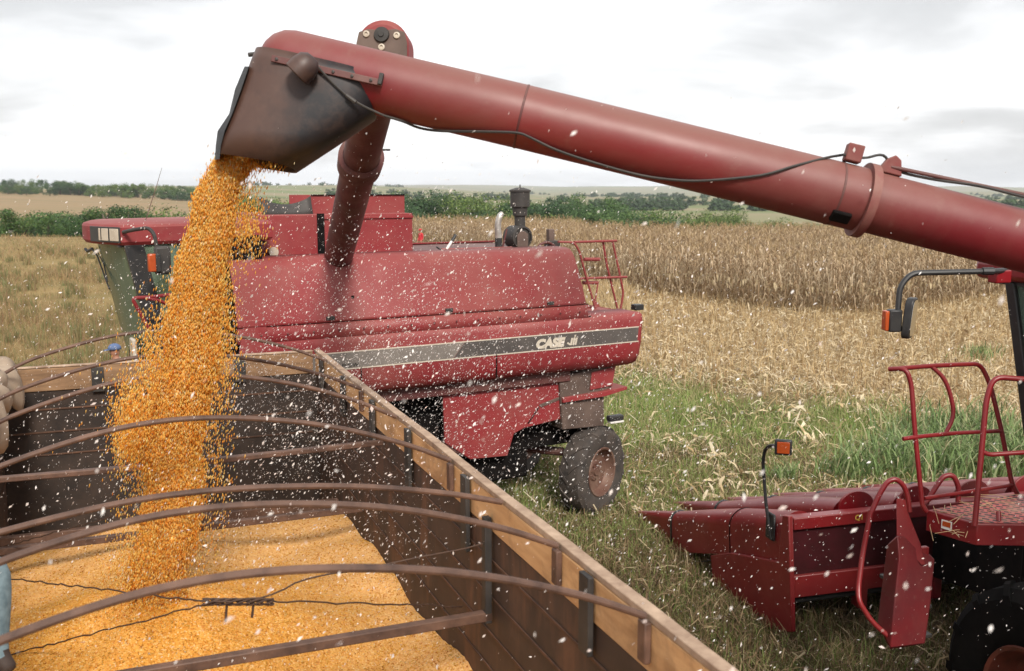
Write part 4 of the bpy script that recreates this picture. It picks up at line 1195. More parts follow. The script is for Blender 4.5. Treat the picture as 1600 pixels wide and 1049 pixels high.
# grain tank
def S(u, v, o): return (fc(u, v, o) - PF).dot(DF)
tank = fbox('grain_tank', M['red_far'], S(406, 360, .9), S(645, 360, .9), .9, BWF - .6, 3.66, 4.19)
fbox('slot', M['dark_gap'], S(496, 360, .89), S(507, 360, .89), .885, .90, 3.7, 4.20, tank, .0)
fbox('tank_rim', M['red_far'], S(507, 345, .88), S(646, 345, .88), .88, .90, 4.13, 4.16, tank, .004)
ext = MB()
e0s, e1s = S(486, 320, 1.25), S(632, 320, 1.25)
ext.box(fl((e0s + e1s) / 2, 1.26, 4.29), (e1s - e0s, .02, .25), FAX)
ext.box(fl((e0s + e1s) / 2, BWF - .9, 4.29), (e1s - e0s, .02, .25), FAX)
ext.box(fl(e1s - .01, (1.27 + BWF - .91) / 2, 4.29), (.02, BWF - 2.18, .25), FAX)
ext.build('tank_extension', M['red_far'], tank, bevel=.004)
MB().box(fl((e0s + e1s) / 2, 1.25, 4.418), (e1s - e0s, .035, .012), FAX).build('rim_strip', M['dark_gap'], tank)
# dark rubber apron sagging between the tank front and its extension
rings = []
for i in range(12):
    u_ = i / 11
    s = S(408, 320, 1.15) + (S(487, 320, 1.15) - S(408, 320, 1.15)) * u_
    z1 = 4.40 - .10 * math.sin(math.pi * u_) ** .8
    rings.append([fl(s, 1.1, 4.15), fl(s, 1.13, 4.25), fl(s, 1.18 + .05 * math.sin(math.pi * u_), z1), fl(s, 1.24, z1 - .03)])
MB().loft(rings, False, False).build('rubber_apron', M['dusty_black'], tank, angle=70, solid=.015)
q = fc(427, 394, .86)
MB().lathe(q, -NF, [(-.04, .05), (.02, .06), (.03, .055), (.032, .001)], 20).build('work_light', M['cream'], tank)
fbox('front_bulkhead', M['dark_gap'], -5.0, -4.55, .35, BWF - .35, 2.2, 3.98)
# items on the engine deck
pc = fc(812.5, 323, 1.2)
pre = MB().lathe(fl((pc - PF).dot(DF), 1.2, 0), UPV, [(3.72, .075), (4.12, .075), (4.13, .10), (4.24, .105), (4.25, .135), (4.45, .135), (4.455, .15), (4.475, .15), (4.485, .13), (4.51, .05), (4.51, .001)], 28).build('air_cleaner', M['dusty_black'], far, angle=30)
MB().tube([fl((pc - PF).dot(DF), 1.2, 4.5), fl((pc - PF).dot(DF), 1.2, 4.55)], .01, 6).build('stud', M['dusty_black'], pre)
dc = fc(815, 371, 1.05)
disc = MB().lathe(dc, -NF, [(-.25, .155), (.0, .16), (.03, .155), (.035, .13), (.01, .125), (.01, .001)], 32).build('rotary_screen', M['dusty_black'], far, angle=30)
MB().prism([dc - NF * .02 + DF * a_ + UPV * b_ for a_, b_ in ((-.09, -.13), (.085, -.13), (.085, .04), (.03, .085), (-.04, .085), (-.09, .03))], -NF * .02).build('screen_plate', M['greybox'], disc, bevel=.006)
ex = [fc(779, 390, 1.0), fc(779, 372, 1.0), fc(778, 352, 1.0), fc(781, 338, 1.0), fc(785, 334, 1.0)]
MB().tube([ex[0], ex[1]], .05, 14).build('exhaust_pipe', M['black'], far)
MB().tube(catmull(ex[1:], 4), [.048 - .001 * i for i in range(13)], 14).build('exhaust_pipe', M['steel'], far)
MB().tube([fc(690, 391, .9), fc(800, 388, .9)], .022, 8).build('deck_rail', M['red_far'], far)
MB().tube([fc(785, 388, 1.0), fc(792, 358, 1.0)], .012, 8).build('stay', M['red_brown'], far)
lv = MB().tube([fc(697, 391, .9), fc(706, 377, .9)], .018, 8).build('lever', M['white'], far)
MB().tube([fc(706, 377, .9), fc(712, 367, .9)], .022, 8).build('grip', M['black'], lv)
MB().tube([fc(682, 386, .9), fc(690, 392, .9), fc(698, 389, .9)], .012, 6).build('lever', M['black'], far)
MB().tube(catmull([fc(838, 390, .9), fc(845, 382, .9), fc(856, 379, .9), fc(866, 384, .9)], 5), .018, 8).build('hose', M['red_brown'], far)
bx = fc(860, 370, 1.0)
MB().box(bx + UPV * .02, (.09, .09, .17), FAX).build('vent_box', M['greybox'], far, bevel=.012)
MB().box(bx - UPV * .10 + DF * .03, (.18, .15, .09), FAX).build('vent_box', M['dusty_black'], far, bevel=.012)
# ladder and railings over the rear deck
lad = empty_o = None
def fr(pts, r=.016, o=.9, name='railing', par=far, mat=None):
    return MB().tube(rounded([fc(u, v, (p[0] if p else o)) for u, v, *p in pts], .07, 4), r, 10).build(name, mat or M['red_far'], par)
lad = fr([(872, 378, .75), (897, 379, .75), (905, 392, .75), (915, 430, .75), (929, 478, .75), (932, 492, .75)])
fr([(897, 378.5, .78), (963, 376.5, .95)], .018, par=lad)
fr([(942, 377, .95), (948, 414, .95), (958, 455, .95), (966.5, 489, .95)], par=lad)
fr([(957, 377, 1.15), (968, 427, 1.15), (974, 457, 1.15), (970, 482, 1.15), (966, 490, 1.15)], par=lad)
fr([(901, 435.6, .75), (979, 433, .95)], .018, par=lad)
for (a, b, v) in ((913, 937, 405.5), (911, 934, 442), (913, 931, 480)):
    MB().tube([fc(a, v, .85), fc(b, v, .88)], .026, 8).build('step', M['red_far'], lad)
fr([(909, 445, .8), (910, 462, .8), (908, 480, .8)], .012, par=lad)
fr([(934, 444, .8), (930, 470, .8), (926, 490, .8)], .012, par=lad)
MB().prism([fc(929, 468, .95), fc(934, 474, .95), fc(946, 490, .95), fc(926, 490, .95)], NF * .02).build('gusset', M['red_far'], lad)
fbox('tail_lamp', M['black'], S(990, 486, .35), S(1003, 486, .35), .3, .42, 2.82, 2.90, bevel=.01)
fbox('tail_lamp', M['orange'], .50, .515, .12, .20, 2.46, 2.53, bevel=.004)
# lower body
LO = .28
MB().prism([fc(u, v, LO) for u, v in [(692, 600), (880, 575), (876, 655), (819, 669), (803, 678), (793, 712.5), (735, 718), (695, 700)]], NF * .04).build('lower_panel', M['red_brown'], far, bevel=.006)
MB().prism([fc(u, v, LO - .02) for u, v in [(692, 613), (872, 590), (876, 655), (819, 669), (803, 678), (793, 712.5), (735, 718), (695, 692)]], NF * .018).build('lower_panel', M['red_far'], far, bevel=.006)
MB().prism([fc(u, v, LO - .03) for u, v in [(842, 633), (878, 619), (882, 622), (846, 637)]], NF * .02).build('strut', M['greybox'], far, bevel=.004)
MB().tube([fc(825, 662, LO - .03), fc(842, 637, LO - .03)], .008, 6).build('strut', M['dark_gap'], far)
MB().prism([fc(u, v, .22) for u, v in [(874, 590), (963, 569), (957, 604), (944, 612), (944, 666), (879, 672)]], NF * 1.6).build('straw_chopper', M['greybox'], far, bevel=.012)
MB().prism([fc(u, v, .20) for u, v in [(925, 582), (962, 573), (957, 603), (922, 610)]], NF * .018).build('chopper_side', M['red_far'], far, bevel=.006)
fin = [fc(880, 622, .18), fc(945, 612, .15), fc(980, 604, .10), fc(980, 609, .10), fc(945, 620, .15), fc(880, 630, .18)]
MB().prism(fin, NF * .9).build('spreader_flap', M['red_far'], far, bevel=.006)
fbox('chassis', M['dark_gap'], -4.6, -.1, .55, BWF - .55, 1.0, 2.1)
MB().box(fc(760, 726, .7), (1.0, .5, .35), FAX).build('sump', M['dark_gap'], far, bevel=.03)
MB().tube([fc(812, 700, .9), fc(880, 706, .7)], .06, 10).build('rear_axle', M['red_brown'], far)
lampr = MB().box(fc(961, 653, .15), (.24, .10, .08), FAX).build('rear_light', M['black'], far, bevel=.02)
MB().box(fc(962, 659, .14), (.22, .09, .025), FAX).build('reflector', M['white'], lampr, bevel=.006)
# wheels
wn_ = Vector((.80, -.60, 0)).normalized()
wc = atp(931, 740, PF + NF * .30, NF)
wc = Vector((wc.x, wc.y, .63))
wheel(far, wc + Vector((-.05, 0, 0)), wn_, .635, .36, .34, M['rim'], 15)
wheel(far, wc + NF * 2.2, -wn_, .635, .40, .36, M['rim'], 15)
wheel(far, fl(-4.5, .15, .88), -NF, .88, .62, .42, M['rim'], 14)
wheel(far, fl(-4.5, 2.75, .88), NF, .88, .62, .42, M['rim'], 14)
# cab
OC, CW = .55, 1.75
Kt, Kb = fc(193, 383, OC), fc(240, 545, OC)
def cs(p): return (p - PF).dot(DF)
st_, sb_, zt_, zb_ = cs(Kt), cs(Kb), Kt.z, Kb.z - .1
def cp(o, s_add, up):
    s0 = sb_ + (st_ - sb_) * up
    return fl(s0 + s_add, OC + o, zb_ + (zt_ - zb_) * up)
cm = MB()
for o in (0, CW):
    for sa, wd_ in ((0.0, .20), (.85, .08), (1.35, .10)):
        cm.loft([[cp(o - .03, sa, u_), cp(o + .04, sa, u_), cp(o + .04, sa + wd_, u_), cp(o - .03, sa + wd_, u_)] for u_ in (0, 1)])
for u_ in (.03, .97):
    cm.box(cp(CW / 2, .10, u_), (.12, CW, .08), FAX); cm.box(cp(CW / 2, 1.40, u_), (.06, CW, .08), FAX)
fcab = cm.build('cab', M['black'], far, bevel=.008)
def fpane(pts, name='window', mat=M['glass']): return MB().prism(pts, NF * .006).build(name, mat, fcab, smooth=False)
MB().loft([[cp(o, .03 - .16 * math.sin(math.pi * o / CW), u_) for o in [CW * q / 10 for q in range(11)]] for u_ in (0, 1)], False, False).build('windscreen', M['screen'], fcab, angle=60)
fpane([cp(0, .20, 0), cp(0, .85, 0), cp(0, .85, 1), cp(0, .20, 1)])
fpane([cp(0, .93, 0), cp(0, 1.35, 0), cp(0, 1.35, 1), cp(0, .93, 1)])
fpane([cp(CW, .12, 0), cp(CW, 1.35, 0), cp(CW, 1.35, 1), cp(CW, .12, 1)])
fbox('cab_base', M['dark_gap'], sb_ + .02, sb_ + 1.45, OC, OC + CW, zb_ - .8, zb_, fcab)
MB().box(cp(CW / 2, .9, .12), (.5, .5, .4), FAX).build('seat', M['black'], fcab, bevel=.05)
MB().box(cp(CW / 2, 1.12, .45), (.14, .5, .7), FAX).build('seat_back', M['black'], fcab, bevel=.05)
MB().tube([cp(CW / 2, .25, .0), cp(CW / 2, .45, .45)], .03, 8).build('steering_column', M['black'], fcab)
zr0, zr1 = fc(193, 384, OC - .05).z, fc(193, 351, OC - .05).z
plan = [(1.6, -.06), (-.02, -.06), (-.19, .34), (-.26, .62), (-.28, CW / 2), (-.26, CW - .62), (-.19, CW - .34), (-.02, CW + .06), (1.6, CW + .06)]
def rplan(z, inset=0.0, shift=0.0):
    c_ = (.6, CW / 2)
    return [fl(st_ + c_[0] + (a - c_[0]) * (1 - inset) + shift, OC + c_[1] + (b - c_[1]) * (1 - inset), z + (.018 if a > .5 else 0)) for a, b in plan]
roof = MB().loft([rplan(zr0, .03), rplan(zr0 + .035), rplan(zr1 - .035), rplan(zr1 - .008, .02), rplan(zr1 + .012, .09), rplan(zr1 + .02, .6)]).build('roof', M['red_far'], fcab, angle=30)
MB().box(fl(st_ + .75, OC + CW / 2, zr0 - .012), (1.6, CW - .05, .02), FAX).build('roof_lining', M['black'], fcab)
# lamp strip across the roof's cut-off front corner: black frame with dull lenses
fA, fB, fC = fl(st_ - .02, OC - .06, 0), fl(st_ - .19, OC + .34, 0), fl(st_ - .26, OC + .62, 0)
zl0, zl1 = zr0 + .025, zr1 - .03
def chamfer(a, b, z0, z1, push, name, mat, par, A_=fA, B_=fB):
    d_ = (B_ - A_).normalized(); nrm_ = Vector((-d_.y, d_.x, 0))
    if nrm_.dot(NF) > 0: nrm_ = -nrm_
    p, q = A_.lerp(B_, a), A_.lerp(B_, b)
    return MB().prism([p + UPV * z0 + nrm_ * push, q + UPV * z0 + nrm_ * push, q + UPV * z1 + nrm_ * push, p + UPV * z1 + nrm_ * push], -nrm_ * .02).build(name, mat, par, bevel=.004)
chamfer(.07, 1.0, zl0, zl1, .006, 'lamp_frame', M['black'], roof)
chamfer(.0, .8, zl0, zl1, .006, 'lamp_frame', M['black'], roof, fB, fC)
for a, b in ((.13, .50), (.58, .86), (.92, .99)):
    chamfer(a, b, zl0 + .018, zl1 - .018, .012, 'lamp', M['cream'], roof)
# mirror with orange indicator on a bent arm
ma = MB().tube(rounded([fc(193, 363, OC - .08), fc(205, 360, OC - .25), fc(232, 356, OC - .35), fc(241, 366, OC - .4), fc(245, 388, OC - .4), fc(247, 400, OC - .4)], .06, 4), .02, 10).build('mirror_arm', M['dusty_black'], fcab)
q = fc(254, 407, OC - .42)
MB().box(q, (.17, .06, .30), (DF, NF, UPV)).build('mirror', M['dusty_black'], ma, bevel=.03)
MB().box(fc(238, 411, OC - .42), (.09, .07, .19), FAX).build('indicator_lens', M['orange'], ma, bevel=.015)
MB().box(fc(247, 411, OC - .44), (.05, .07, .19), FAX).build('indicator_housing', M['black'], ma, bevel=.01)
# wipers, antenna, left horn
MB().tube([fc(143, 388, OC + 1.2), fc(152, 400, OC + 1.1), fc(161, 425, OC + .9), fc(171, 452, OC + .7)], .010, 6).build('wiper', M['black'], fcab)
MB().tube([fc(150, 390, OC + 1.1), fc(162, 412, OC + .9), fc(168, 440, OC + .7)], .008, 6).build('wiper', M['black'], fcab)
MB().tube([fc(133, 389, OC + 1.5), fc(137, 393, OC + 1.45), fc(144, 389, OC + 1.3)], .018, 6).build('bracket', M['black'], fcab)
MB().tube([fc(225, 352, OC + .6), fc(245, 290, OC + .75), fc(253, 262, OC + .8)], [.006, .004, .002], 5).build('antenna', M['rust_tube'], fcab)
# platform railing beside the door
pr = MB().tube(rounded([fc(236, 520, .15), fc(206, 466, .15), fc(232, 465, .15), fc(272, 460, .2), fc(300, 468, .25)], .05, 4), .02, 10).build('railing', M['red_near'], far)
MB().tube(rounded([fc(228, 466, .15), fc(250, 470, .15), fc(272, 482, .2), fc(290, 500, .2)], .05, 4), .018, 10).build('brace', M['red_near'], pr)
fbox('step_plate', M['dusty_black'], sb_ + .1, sb_ + 1.4, -.1, OC, zb_ - .3, zb_ - .22)
# header under the cab, mostly behind the truck
fbox('header', M['red_far'], sb_ - 1.3, sb_ - .6, .6, BWF + .8, .5, 1.2)
fbox('feeder_house', M['dark_gap'], sb_ - .7, sb_ + .8, 1.0, 2.0, .7, 1.5)
MB().box(fl(sb_ - .15, OC + .35, 2.55), (.05, .22, .6), FAX).build('steps', M['cream'], far, bevel=.02)
# unloading auger swung out towards us and a little to the right
base = atd(530, 396, 11.5)
tip = atd(598, 100, 7.25)
mid = base.lerp(tip, .60)
fa = MB().tube([base - (tip - base).normalized() * .3, base, mid, tip], [.165, .165, .163, .16], 32).build('auger_tube', M['red_brown'], far, angle=60)
axd = (tip - base).normalized()
MB().lathe(mid, axd, [(-.14, .166), (-.12, .20), (.10, .205), (.13, .166)], 32).build('joint', M['red_brown'], fa, angle=40)
MB().tube([mid + Vector((.14, 0, .1)), mid + Vector((.27, 0, .1))], .01, 6).build('pin', M['dusty_black'], fa)
# its end: dome on top, dull spout plate below facing us, with bolts
ca = Vector((-(.06), -1, .10)).normalized()
tcx = atd(597, 68, 6.9)
rx = Vector((1, 0, 0)); uz = (UPV - ca * UPV.dot(ca)).normalized()
rr = .178
prof2 = [tcx + rx * (rr * math.cos(a_)) + uz * (rr * .95 * math.sin(a_)) for a_ in [math.pi * i_ / 20 for i_ in range(21)]]
prof2 += [tcx - rx * rr - uz * .35, tcx + rx * rr - uz * .35]
MB().prism([p - ca * .0 for p in prof2], -ca * .30).build('end_hood', M['red_far'], fa, bevel=.04, angle=60)
plate = [tcx + ca * .004 + rx * rr * .985 * a_ + uz * b_ for a_, b_ in ((-.90, .075), (-.55, .095), (0, .085), (.55, .095), (.90, .075), (1, 0), (1, -.35), (-1, -.35), (-1, 0))]
pl_ = MB().prism(plate, ca * .012).build('end_plate', M['greybox'], fa, bevel=.004)
for a_, b_ in ((-.105, .06), (.105, .05), (.0, -.03)):
    MB().lathe(tcx + ca * .016 + rx * a_ + uz * b_, ca, [(0, .024), (.012, .022), (.014, .012), (.006, .011), (.006, .0005)], 16).build('bolt', M['cream'], pl_)
MB().lathe(tcx + ca * .016 + uz * .055, ca, [(0, .055), (.02, .05), (.022, .02), (.03, .018), (.03, .0005)], 20).build('bearing', M['dusty_black'], pl_)

# ------------------------------------------------------------------ people
def person(name, J, top, trousers, shoes, label, group=None, cap=None, hair=True, head_dir=Vector((0, -1, 0))):
    """one skinned body; J maps joint names to points"""
    R_ = dict(pelvis=.145, waist=.135, chest=.155, neck=.058, jaw=.075, head=.098, crown=.070,
              shl=.062, ell=.044, wrl=.030, pal=.034, shr=.062, elr=.044, wrr=.030, par=.034,
              hil=.095, knl=.062, anl=.043, tol=.036, hir=.095, knr=.062, anr=.043, tor=.036)
    bones = [('pelvis', 'waist'), ('waist', 'chest'), ('chest', 'neck'), ('neck', 'jaw'), ('jaw', 'head'), ('head', 'crown'),
             ('chest', 'shl'), ('shl', 'ell'), ('ell', 'wrl'), ('wrl', 'pal'), ('chest', 'shr'), ('shr', 'elr'), ('elr', 'wrr'), ('wrr', 'par'),
             ('pelvis', 'hil'), ('hil', 'knl'), ('knl', 'anl'), ('anl', 'tol'), ('pelvis', 'hir'), ('hir', 'knr'), ('knr', 'anr'), ('anr', 'tor')]
    names = list(R_)
    P = {k_: Vector(J[k_]) for k_ in names}
    for sd_ in 'lr':                                      # five fingers on each palm
        w_, p_ = P['wr' + sd_], P['pa' + sd_]
        dv = (p_ - w_).normalized(); lat = dv.cross(Vector((0.3, 1, 0.2))).normalized(); nm_ = dv.cross(lat)
        for i_, (off, ln) in enumerate(((-.032, .06), (-.011, .075), (.011, .07), (.031, .055))):
            a_, b_ = f'f{sd_}{i_}a', f'f{sd_}{i_}b'
            P[a_] = p_ + lat * off + dv * (.03 + ln * .5) + nm_ * .004; P[b_] = p_ + lat * off * 1.1 + dv * (.03 + ln) + nm_ * .022
            R_[a_], R_[b_] = .0095, .008
            bones += [('pa' + sd_, a_), (a_, b_)]
        a_, b_ = f't{sd_}a', f't{sd_}b'
        P[a_] = w_.lerp(p_, .6) - lat * .045 + dv * .01; P[b_] = P[a_] + dv * .035 - lat * .012
        R_[a_], R_[b_] = .011, .009
        bones += [('pa' + sd_, a_), (a_, b_)]
    keys = list(P)
    me = bpy.data.meshes.new(name)
    me.from_pydata([tuple(P[k_]) for k_ in keys], [(keys.index(a), keys.index(b)) for a, b in bones], [])
    o = bpy.data.objects.new(name, me); COL.objects.link(o)
    md = o.modifiers.new("skin", 'SKIN'); md.use_smooth_shade = True
    for i_, k_ in enumerate(keys):
        v_ = me.skin_vertices[0].data[i_]; v_.radius = (R_[k_], R_[k_]); v_.use_root = (k_ == 'pelvis')
        if k_ in ('waist', 'chest', 'pelvis'): v_.radius = (R_[k_] * 1.08, R_[k_] * .82)
    sb = o.modifiers.new("sub", 'SUBSURF'); sb.levels = 1; sb.render_levels = 1
    dg = bpy.context.evaluated_depsgraph_get()
    me2 = bpy.data.meshes.new_from_object(o.evaluated_get(dg))
    o.modifiers.clear()
    old = o.data; o.data = me2; bpy.data.meshes.remove(old); me2.name = name
    me2.materials.clear()
    for m_ in (M['skin'], top, trousers, shoes): me2.materials.append(m_)
    part = dict(waist=1, chest=1, neck=0, jaw=0, head=0, crown=0, shl=1, ell=1, wrl=1, pal=0, shr=1, elr=1, wrr=1, par=0, hil=2, knl=2, anl=2, tol=3, hir=2, knr=2, anr=2, tor=3, pelvis=2)
    for p in me2.polygons:
        c_ = p.center; bd, bm_ = 1e9, 0
        for a, b in bones:
            A_, B_ = P[a], P[b]; ab = B_ - A_
            t_ = max(0, min(1, (c_ - A_).dot(ab) / max(ab.dot(ab), 1e-9)))
            d_ = (A_ + ab * t_ - c_).length - R_[b] * .5
            if d_ < bd: bd, bm_ = d_, part.get(b, 0) if not (b == 'neck' and t_ < .5) else 1
        p.material_index = bm_; p.use_smooth = True
    org = Vector((P['pelvis'].x, P['pelvis'].y, min(P['anl'].z, P['anr'].z) - .04))
    for v_ in me2.vertices: v_.co -= org
    o.location = org
    tag(o, label, "person", group)
    h = P['head']; fd_ = head_dir.normalized(); sd_ = fd_.cross(UPV).normalized()
    MB().loft([[h + fd_ * .085 + UPV * .01 + sd_ * a_ * .0 for a_ in (1, -1, 0)], [h + fd_ * .09 - UPV * .03 + sd_ * .014, h + fd_ * .09 - UPV * .03 - sd_ * .014, h + fd_ * .118 - UPV * .025]]).build('nose', M['skin'], o)
    for a_ in (-1, 1):
        MB().lathe(h + fd_ * .082 + UPV * .015 + sd_ * a_ * .033, fd_, [(0, .012), (.006, .009), (.009, .001)], 10).build('eye', M['hair'], o)
        MB().box(h + sd_ * a_ * .095 - UPV * .01, (.02, .04, .06), (sd_, fd_, UPV)).build('ear', M['skin'], o, bevel=.01)
    MB().box(h + fd_ * .086 - UPV * .055, (.045, .008, .010), (sd_, fd_, UPV)).build('mouth', M['cloth_red'] if not cap else M['leather'], o, bevel=.003)
    if hair:
        MB().lathe(h - fd_ * .012 + UPV * .0, UPV, [(-.045, .100), (0, .106), (.05, .102), (.09, .072), (.112, .03), (.116, .001)], 20).build('hair', M['hair'], o, solid=.004)
    if cap:
        cp_ = MB().lathe(h + UPV * .03, UPV, [(0, .112), (.045, .108), (.08, .08), (.10, .035), (.103, .001)], 20).build('cap', cap, o, solid=.004)
        MB().loft([[h + UPV * .035 + fd_ * .09 + sd_ * .075, h + UPV * .035 + fd_ * .09 - sd_ * .075], [h + UPV * .02 + fd_ * .18 + sd_ * .05, h + UPV * .02 + fd_ * .18 - sd_ * .05]], False, False).build('cap_peak', cap, cp_, solid=.008)
    return o

def standing(x, y, z, H, face):
    """joints for a standing figure of height H that faces the given direction"""
    f_ = Vector(face).normalized(); s_ = f_.cross(UPV).normalized()
    B = Vector((x, y, z)); k_ = H / 1.75
    def q(sd, fw_, up): return B + (s_ * sd + f_ * fw_ + UPV * up) * k_
    return dict(pelvis=q(0, 0, .96), waist=q(0, .01, 1.12), chest=q(0, 0, 1.34), neck=q(0, .01, 1.50), jaw=q(0, .03, 1.56), head=q(0, .03, 1.63), crown=q(0, .02, 1.69),
                shl=q(-.19, 0, 1.42), ell=q(-.25, .0, 1.14), wrl=q(-.24, .12, .92), pal=q(-.235, .16, .85), shr=q(.19, 0, 1.42), elr=q(.26, -.02, 1.14), wrr=q(.22, .10, .92), par=q(.21, .14, .85),
                hil=q(-.10, 0, .90), knl=q(-.11, .03, .50), anl=q(-.12, 0, .08), tol=q(-.13, .15, .04), hir=q(.10, 0, .90), knr=q(.11, .04, .50), anr=q(.12, .02, .08), tor=q(.13, .17, .04))
xw = (658 - 800) / FPX * 69
person("person", standing(xw, 69, float(terrain(xw, 69)), 1.78, (-.75, -.65, 0)), M['cloth_red'], M['cloth_tan'], M['leather'],
       "distant person in red cap, red shirt and tan trousers standing out in the straw field", cap=M['cloth_red'], hair=False, head_dir=Vector((-.75, -.65, 0)))
xw = (181 - 800) / FPX * 17.7
person("person", standing(xw, 17.5, float(terrain(xw, 17.5)), 1.77, (-.85, -.5, 0)), M['cloth_tan'], M['cloth_grey'], M['leather'],
       "person in blue cap, only the head showing over the truck's front board", cap=M['cloth_blue'], hair=False, head_dir=Vector((-.85, -.5, 0)))
# worker sitting on the left rim, mostly outside the picture: only a denim leg reaches in
kx = atd(-2, 882, 3.9); ax_ = atd(-4, 1022, 3.85)
rimp = Vector((kx.x - .42, kx.y - .18, kx.z + .02))
Js = dict(pelvis=rimp + Vector((-.02, 0, .06)), waist=rimp + Vector((-.03, .0, .22)), chest=rimp + Vector((.0, .0, .44)), neck=rimp + Vector((.03, 0, .60)), jaw=rimp + Vector((.06, 0, .66)), head=rimp + Vector((.06, 0, .73)), crown=rimp + Vector((.05, 0, .79)),
          shl=rimp + Vector((0, .19, .52)), ell=rimp + Vector((.06, .25, .26)), wrl=rimp + Vector((.10, .14, .14)), pal=rimp + Vector((.16, .13, .13)), shr=rimp + Vector((0, -.19, .52)), elr=rimp + Vector((.06, -.25, .26)), wrr=rimp + Vector((.12, -.16, .14)), par=rimp + Vector((.18, -.15, .13)),
          hil=rimp + Vector((.06, .10, .03)), knl=kx, anl=ax_, tol=ax_ + Vector((.06, -.02, -.07)), hir=rimp + Vector((.06, -.10, .03)), knr=kx + Vector((-.08, -.42, .02)), anr=ax_ + Vector((-.10, -.42, 0)), tor=ax_ + Vector((-.02, -.42, -.07)))
person("person", Js, M['cloth_grey'], M['denim'], M['leather'], "faded blue denim trouser leg of a person sitting on the truck's left rim", hair=True, head_dir=Vector((1, .1, 0)))

# ------------------------------------------------------------------ ground cover
def view_points(n, y0, y1, umin, umax, power=1.6):
    """n ground points spread over the wedge in front of the truck, thinning with distance"""
    t = RNG.random(n)
    y = (y0 ** (1 - power) + t * (y1 ** (1 - power) - y0 ** (1 - power))) ** (1 / (1 - power))
    x = y * RNG.uniform(umin, umax, n)
    return x, y
def noise2(x, y, sc, seed=0):
    r = np.random.default_rng(seed); out = np.zeros_like(x)
    for k_ in range(7):
        a = r.uniform(0, 6.28); fq = sc * r.uniform(.5, 2.2); ph = r.uniform(0, 6.28)
        out += np.sin((x * np.cos(a) + y * np.sin(a)) * fq + ph) / 7 ** .5
    return out
def blades(name, x, y, h, w, cols, lean=.35, mat=None, label=None, cat=None, base=0.0):
    n = len(x); z = terrain(x, y) + base
    a = RNG.random(n) * 2 * np.pi; b = RNG.random(n) * 2 * np.pi
    wx_, wy_ = np.cos(a) * w / 2, np.sin(a) * w / 2
    ln = RNG.random(n) * lean * 2
    dx, dy = np.cos(b) * h * ln, np.sin(b) * h * ln
    hh = h * np.sqrt(np.maximum(1 - np.minimum(ln, .95) ** 2 * .7, .1))
    B = np.stack([x, y, z], -1)
    s = np.stack([wx_, wy_, np.zeros(n)], -1)
    m_ = B + np.stack([dx * .35, dy * .35, hh * .6], -1)
    t = B + np.stack([dx, dy, hh], -1)
    V = np.stack([B - s, B + s, m_ - s * .8, m_ + s * .8, t], 1).reshape(-1, 3)
    o = np.arange(n)[:, None] * 5
    Q = np.array([[0, 1, 3, 2]]) + o; T = np.array([[2, 3, 4]]) + o
    ob = link_mesh(name, arrays_mesh(name, V, Q, T, np.repeat(cols, 5, 0)), mat or M['blade'], None)
    return tag(ob, label, cat, kind='stuff')
def flat_bits(x, y, ln, w, cols, z0=.015, tilt=.35):
    n = len(x); z = terrain(x, y) + z0 + RNG.random(n) * .05
    a = RNG.random(n) * 2 * np.pi
    d = np.stack([np.cos(a), np.sin(a), RNG.normal(0, tilt, n)], -1) * (ln / 2)[:, None]
    s = np.stack([-np.sin(a), np.cos(a), RNG.normal(0, tilt * 1.4, n)], -1) * (w / 2)[:, None]
    c_ = np.stack([x, y, z + np.abs(d[:, 2])], -1)
    k_ = np.stack([np.zeros(n), np.zeros(n), np.abs(RNG.normal(0, .2, n)) * ln], -1)
    V = np.stack([c_ - d - s * .6, c_ - d + s * .6, c_ + k_ - s, c_ + k_ + s, c_ + d - s * .3, c_ + d + s * .3], 1).reshape(-1, 3)
    o = np.arange(n)[:, None] * 6
    Q = np.concatenate([np.array([[0, 1, 3, 2]]) + o, np.array([[2, 3, 5, 4]]) + o])
    return V, Q, np.repeat(cols, 6, 0)
def palette(n, cols, probs, var=.2):
    c = np.array(cols)[RNG.choice(len(cols), n, p=np.array(probs) / sum(probs))]
    return c * RNG.uniform(1 - var, 1 + var, (n, 1))
def green_w(x, y):
    """how green the ground is (0..1)"""
    lim = 28.0 - 1.15 * x + 2.2 * noise2(x, y, .6, 3)
    g = 1 / (1 + np.exp(-(lim - y) / .8))
    g *= 1 / (1 + np.exp(-(y - 12.2 - 1.4 * noise2(x, y, .8, 5)) / .8)) * .85 + .15
    return g * (x > -1)
def in_machine(x, y):
    """footprints of truck and combines, kept free of plants"""
    s = (x - RC.x) * TT.x + (y - RC.y) * TT.y; w = (x - RC.x) * LL.x + (y - RC.y) * LL.y
    a = (s > -.1) & (s < 11) & (w > -.05) & (w < BW + .05)
    return a
# green grass between the machines
x, y = view_points(240000, 8.5, 31, -.08, .62, 1.25)
g = green_w(x, y)
keep = (RNG.random(len(x)) < g * (.75 + .5 * noise2(x, y, 1.4, 8))) & ~in_machine(x, y)
x, y = x[keep], y[keep]; n = len(x)
patch = noise2(x, y, 1.1, 9)
hg = RNG.uniform(.08, .24, n) * (1 + .45 * np.maximum(patch, 0))
cg = palette(n, [(.20, .28, .07), (.28, .35, .11), (.14, .19, .05), (.36, .34, .16), (.44, .35, .19)], [2.6, 2.6, 1.6, 1.8, 1.8])
blades("green_grass", x, y, hg, RNG.uniform(.008, .016, n) * (y / 18) ** .7, cg, .5, None, "soft green grass growing between the two combines", "grass")
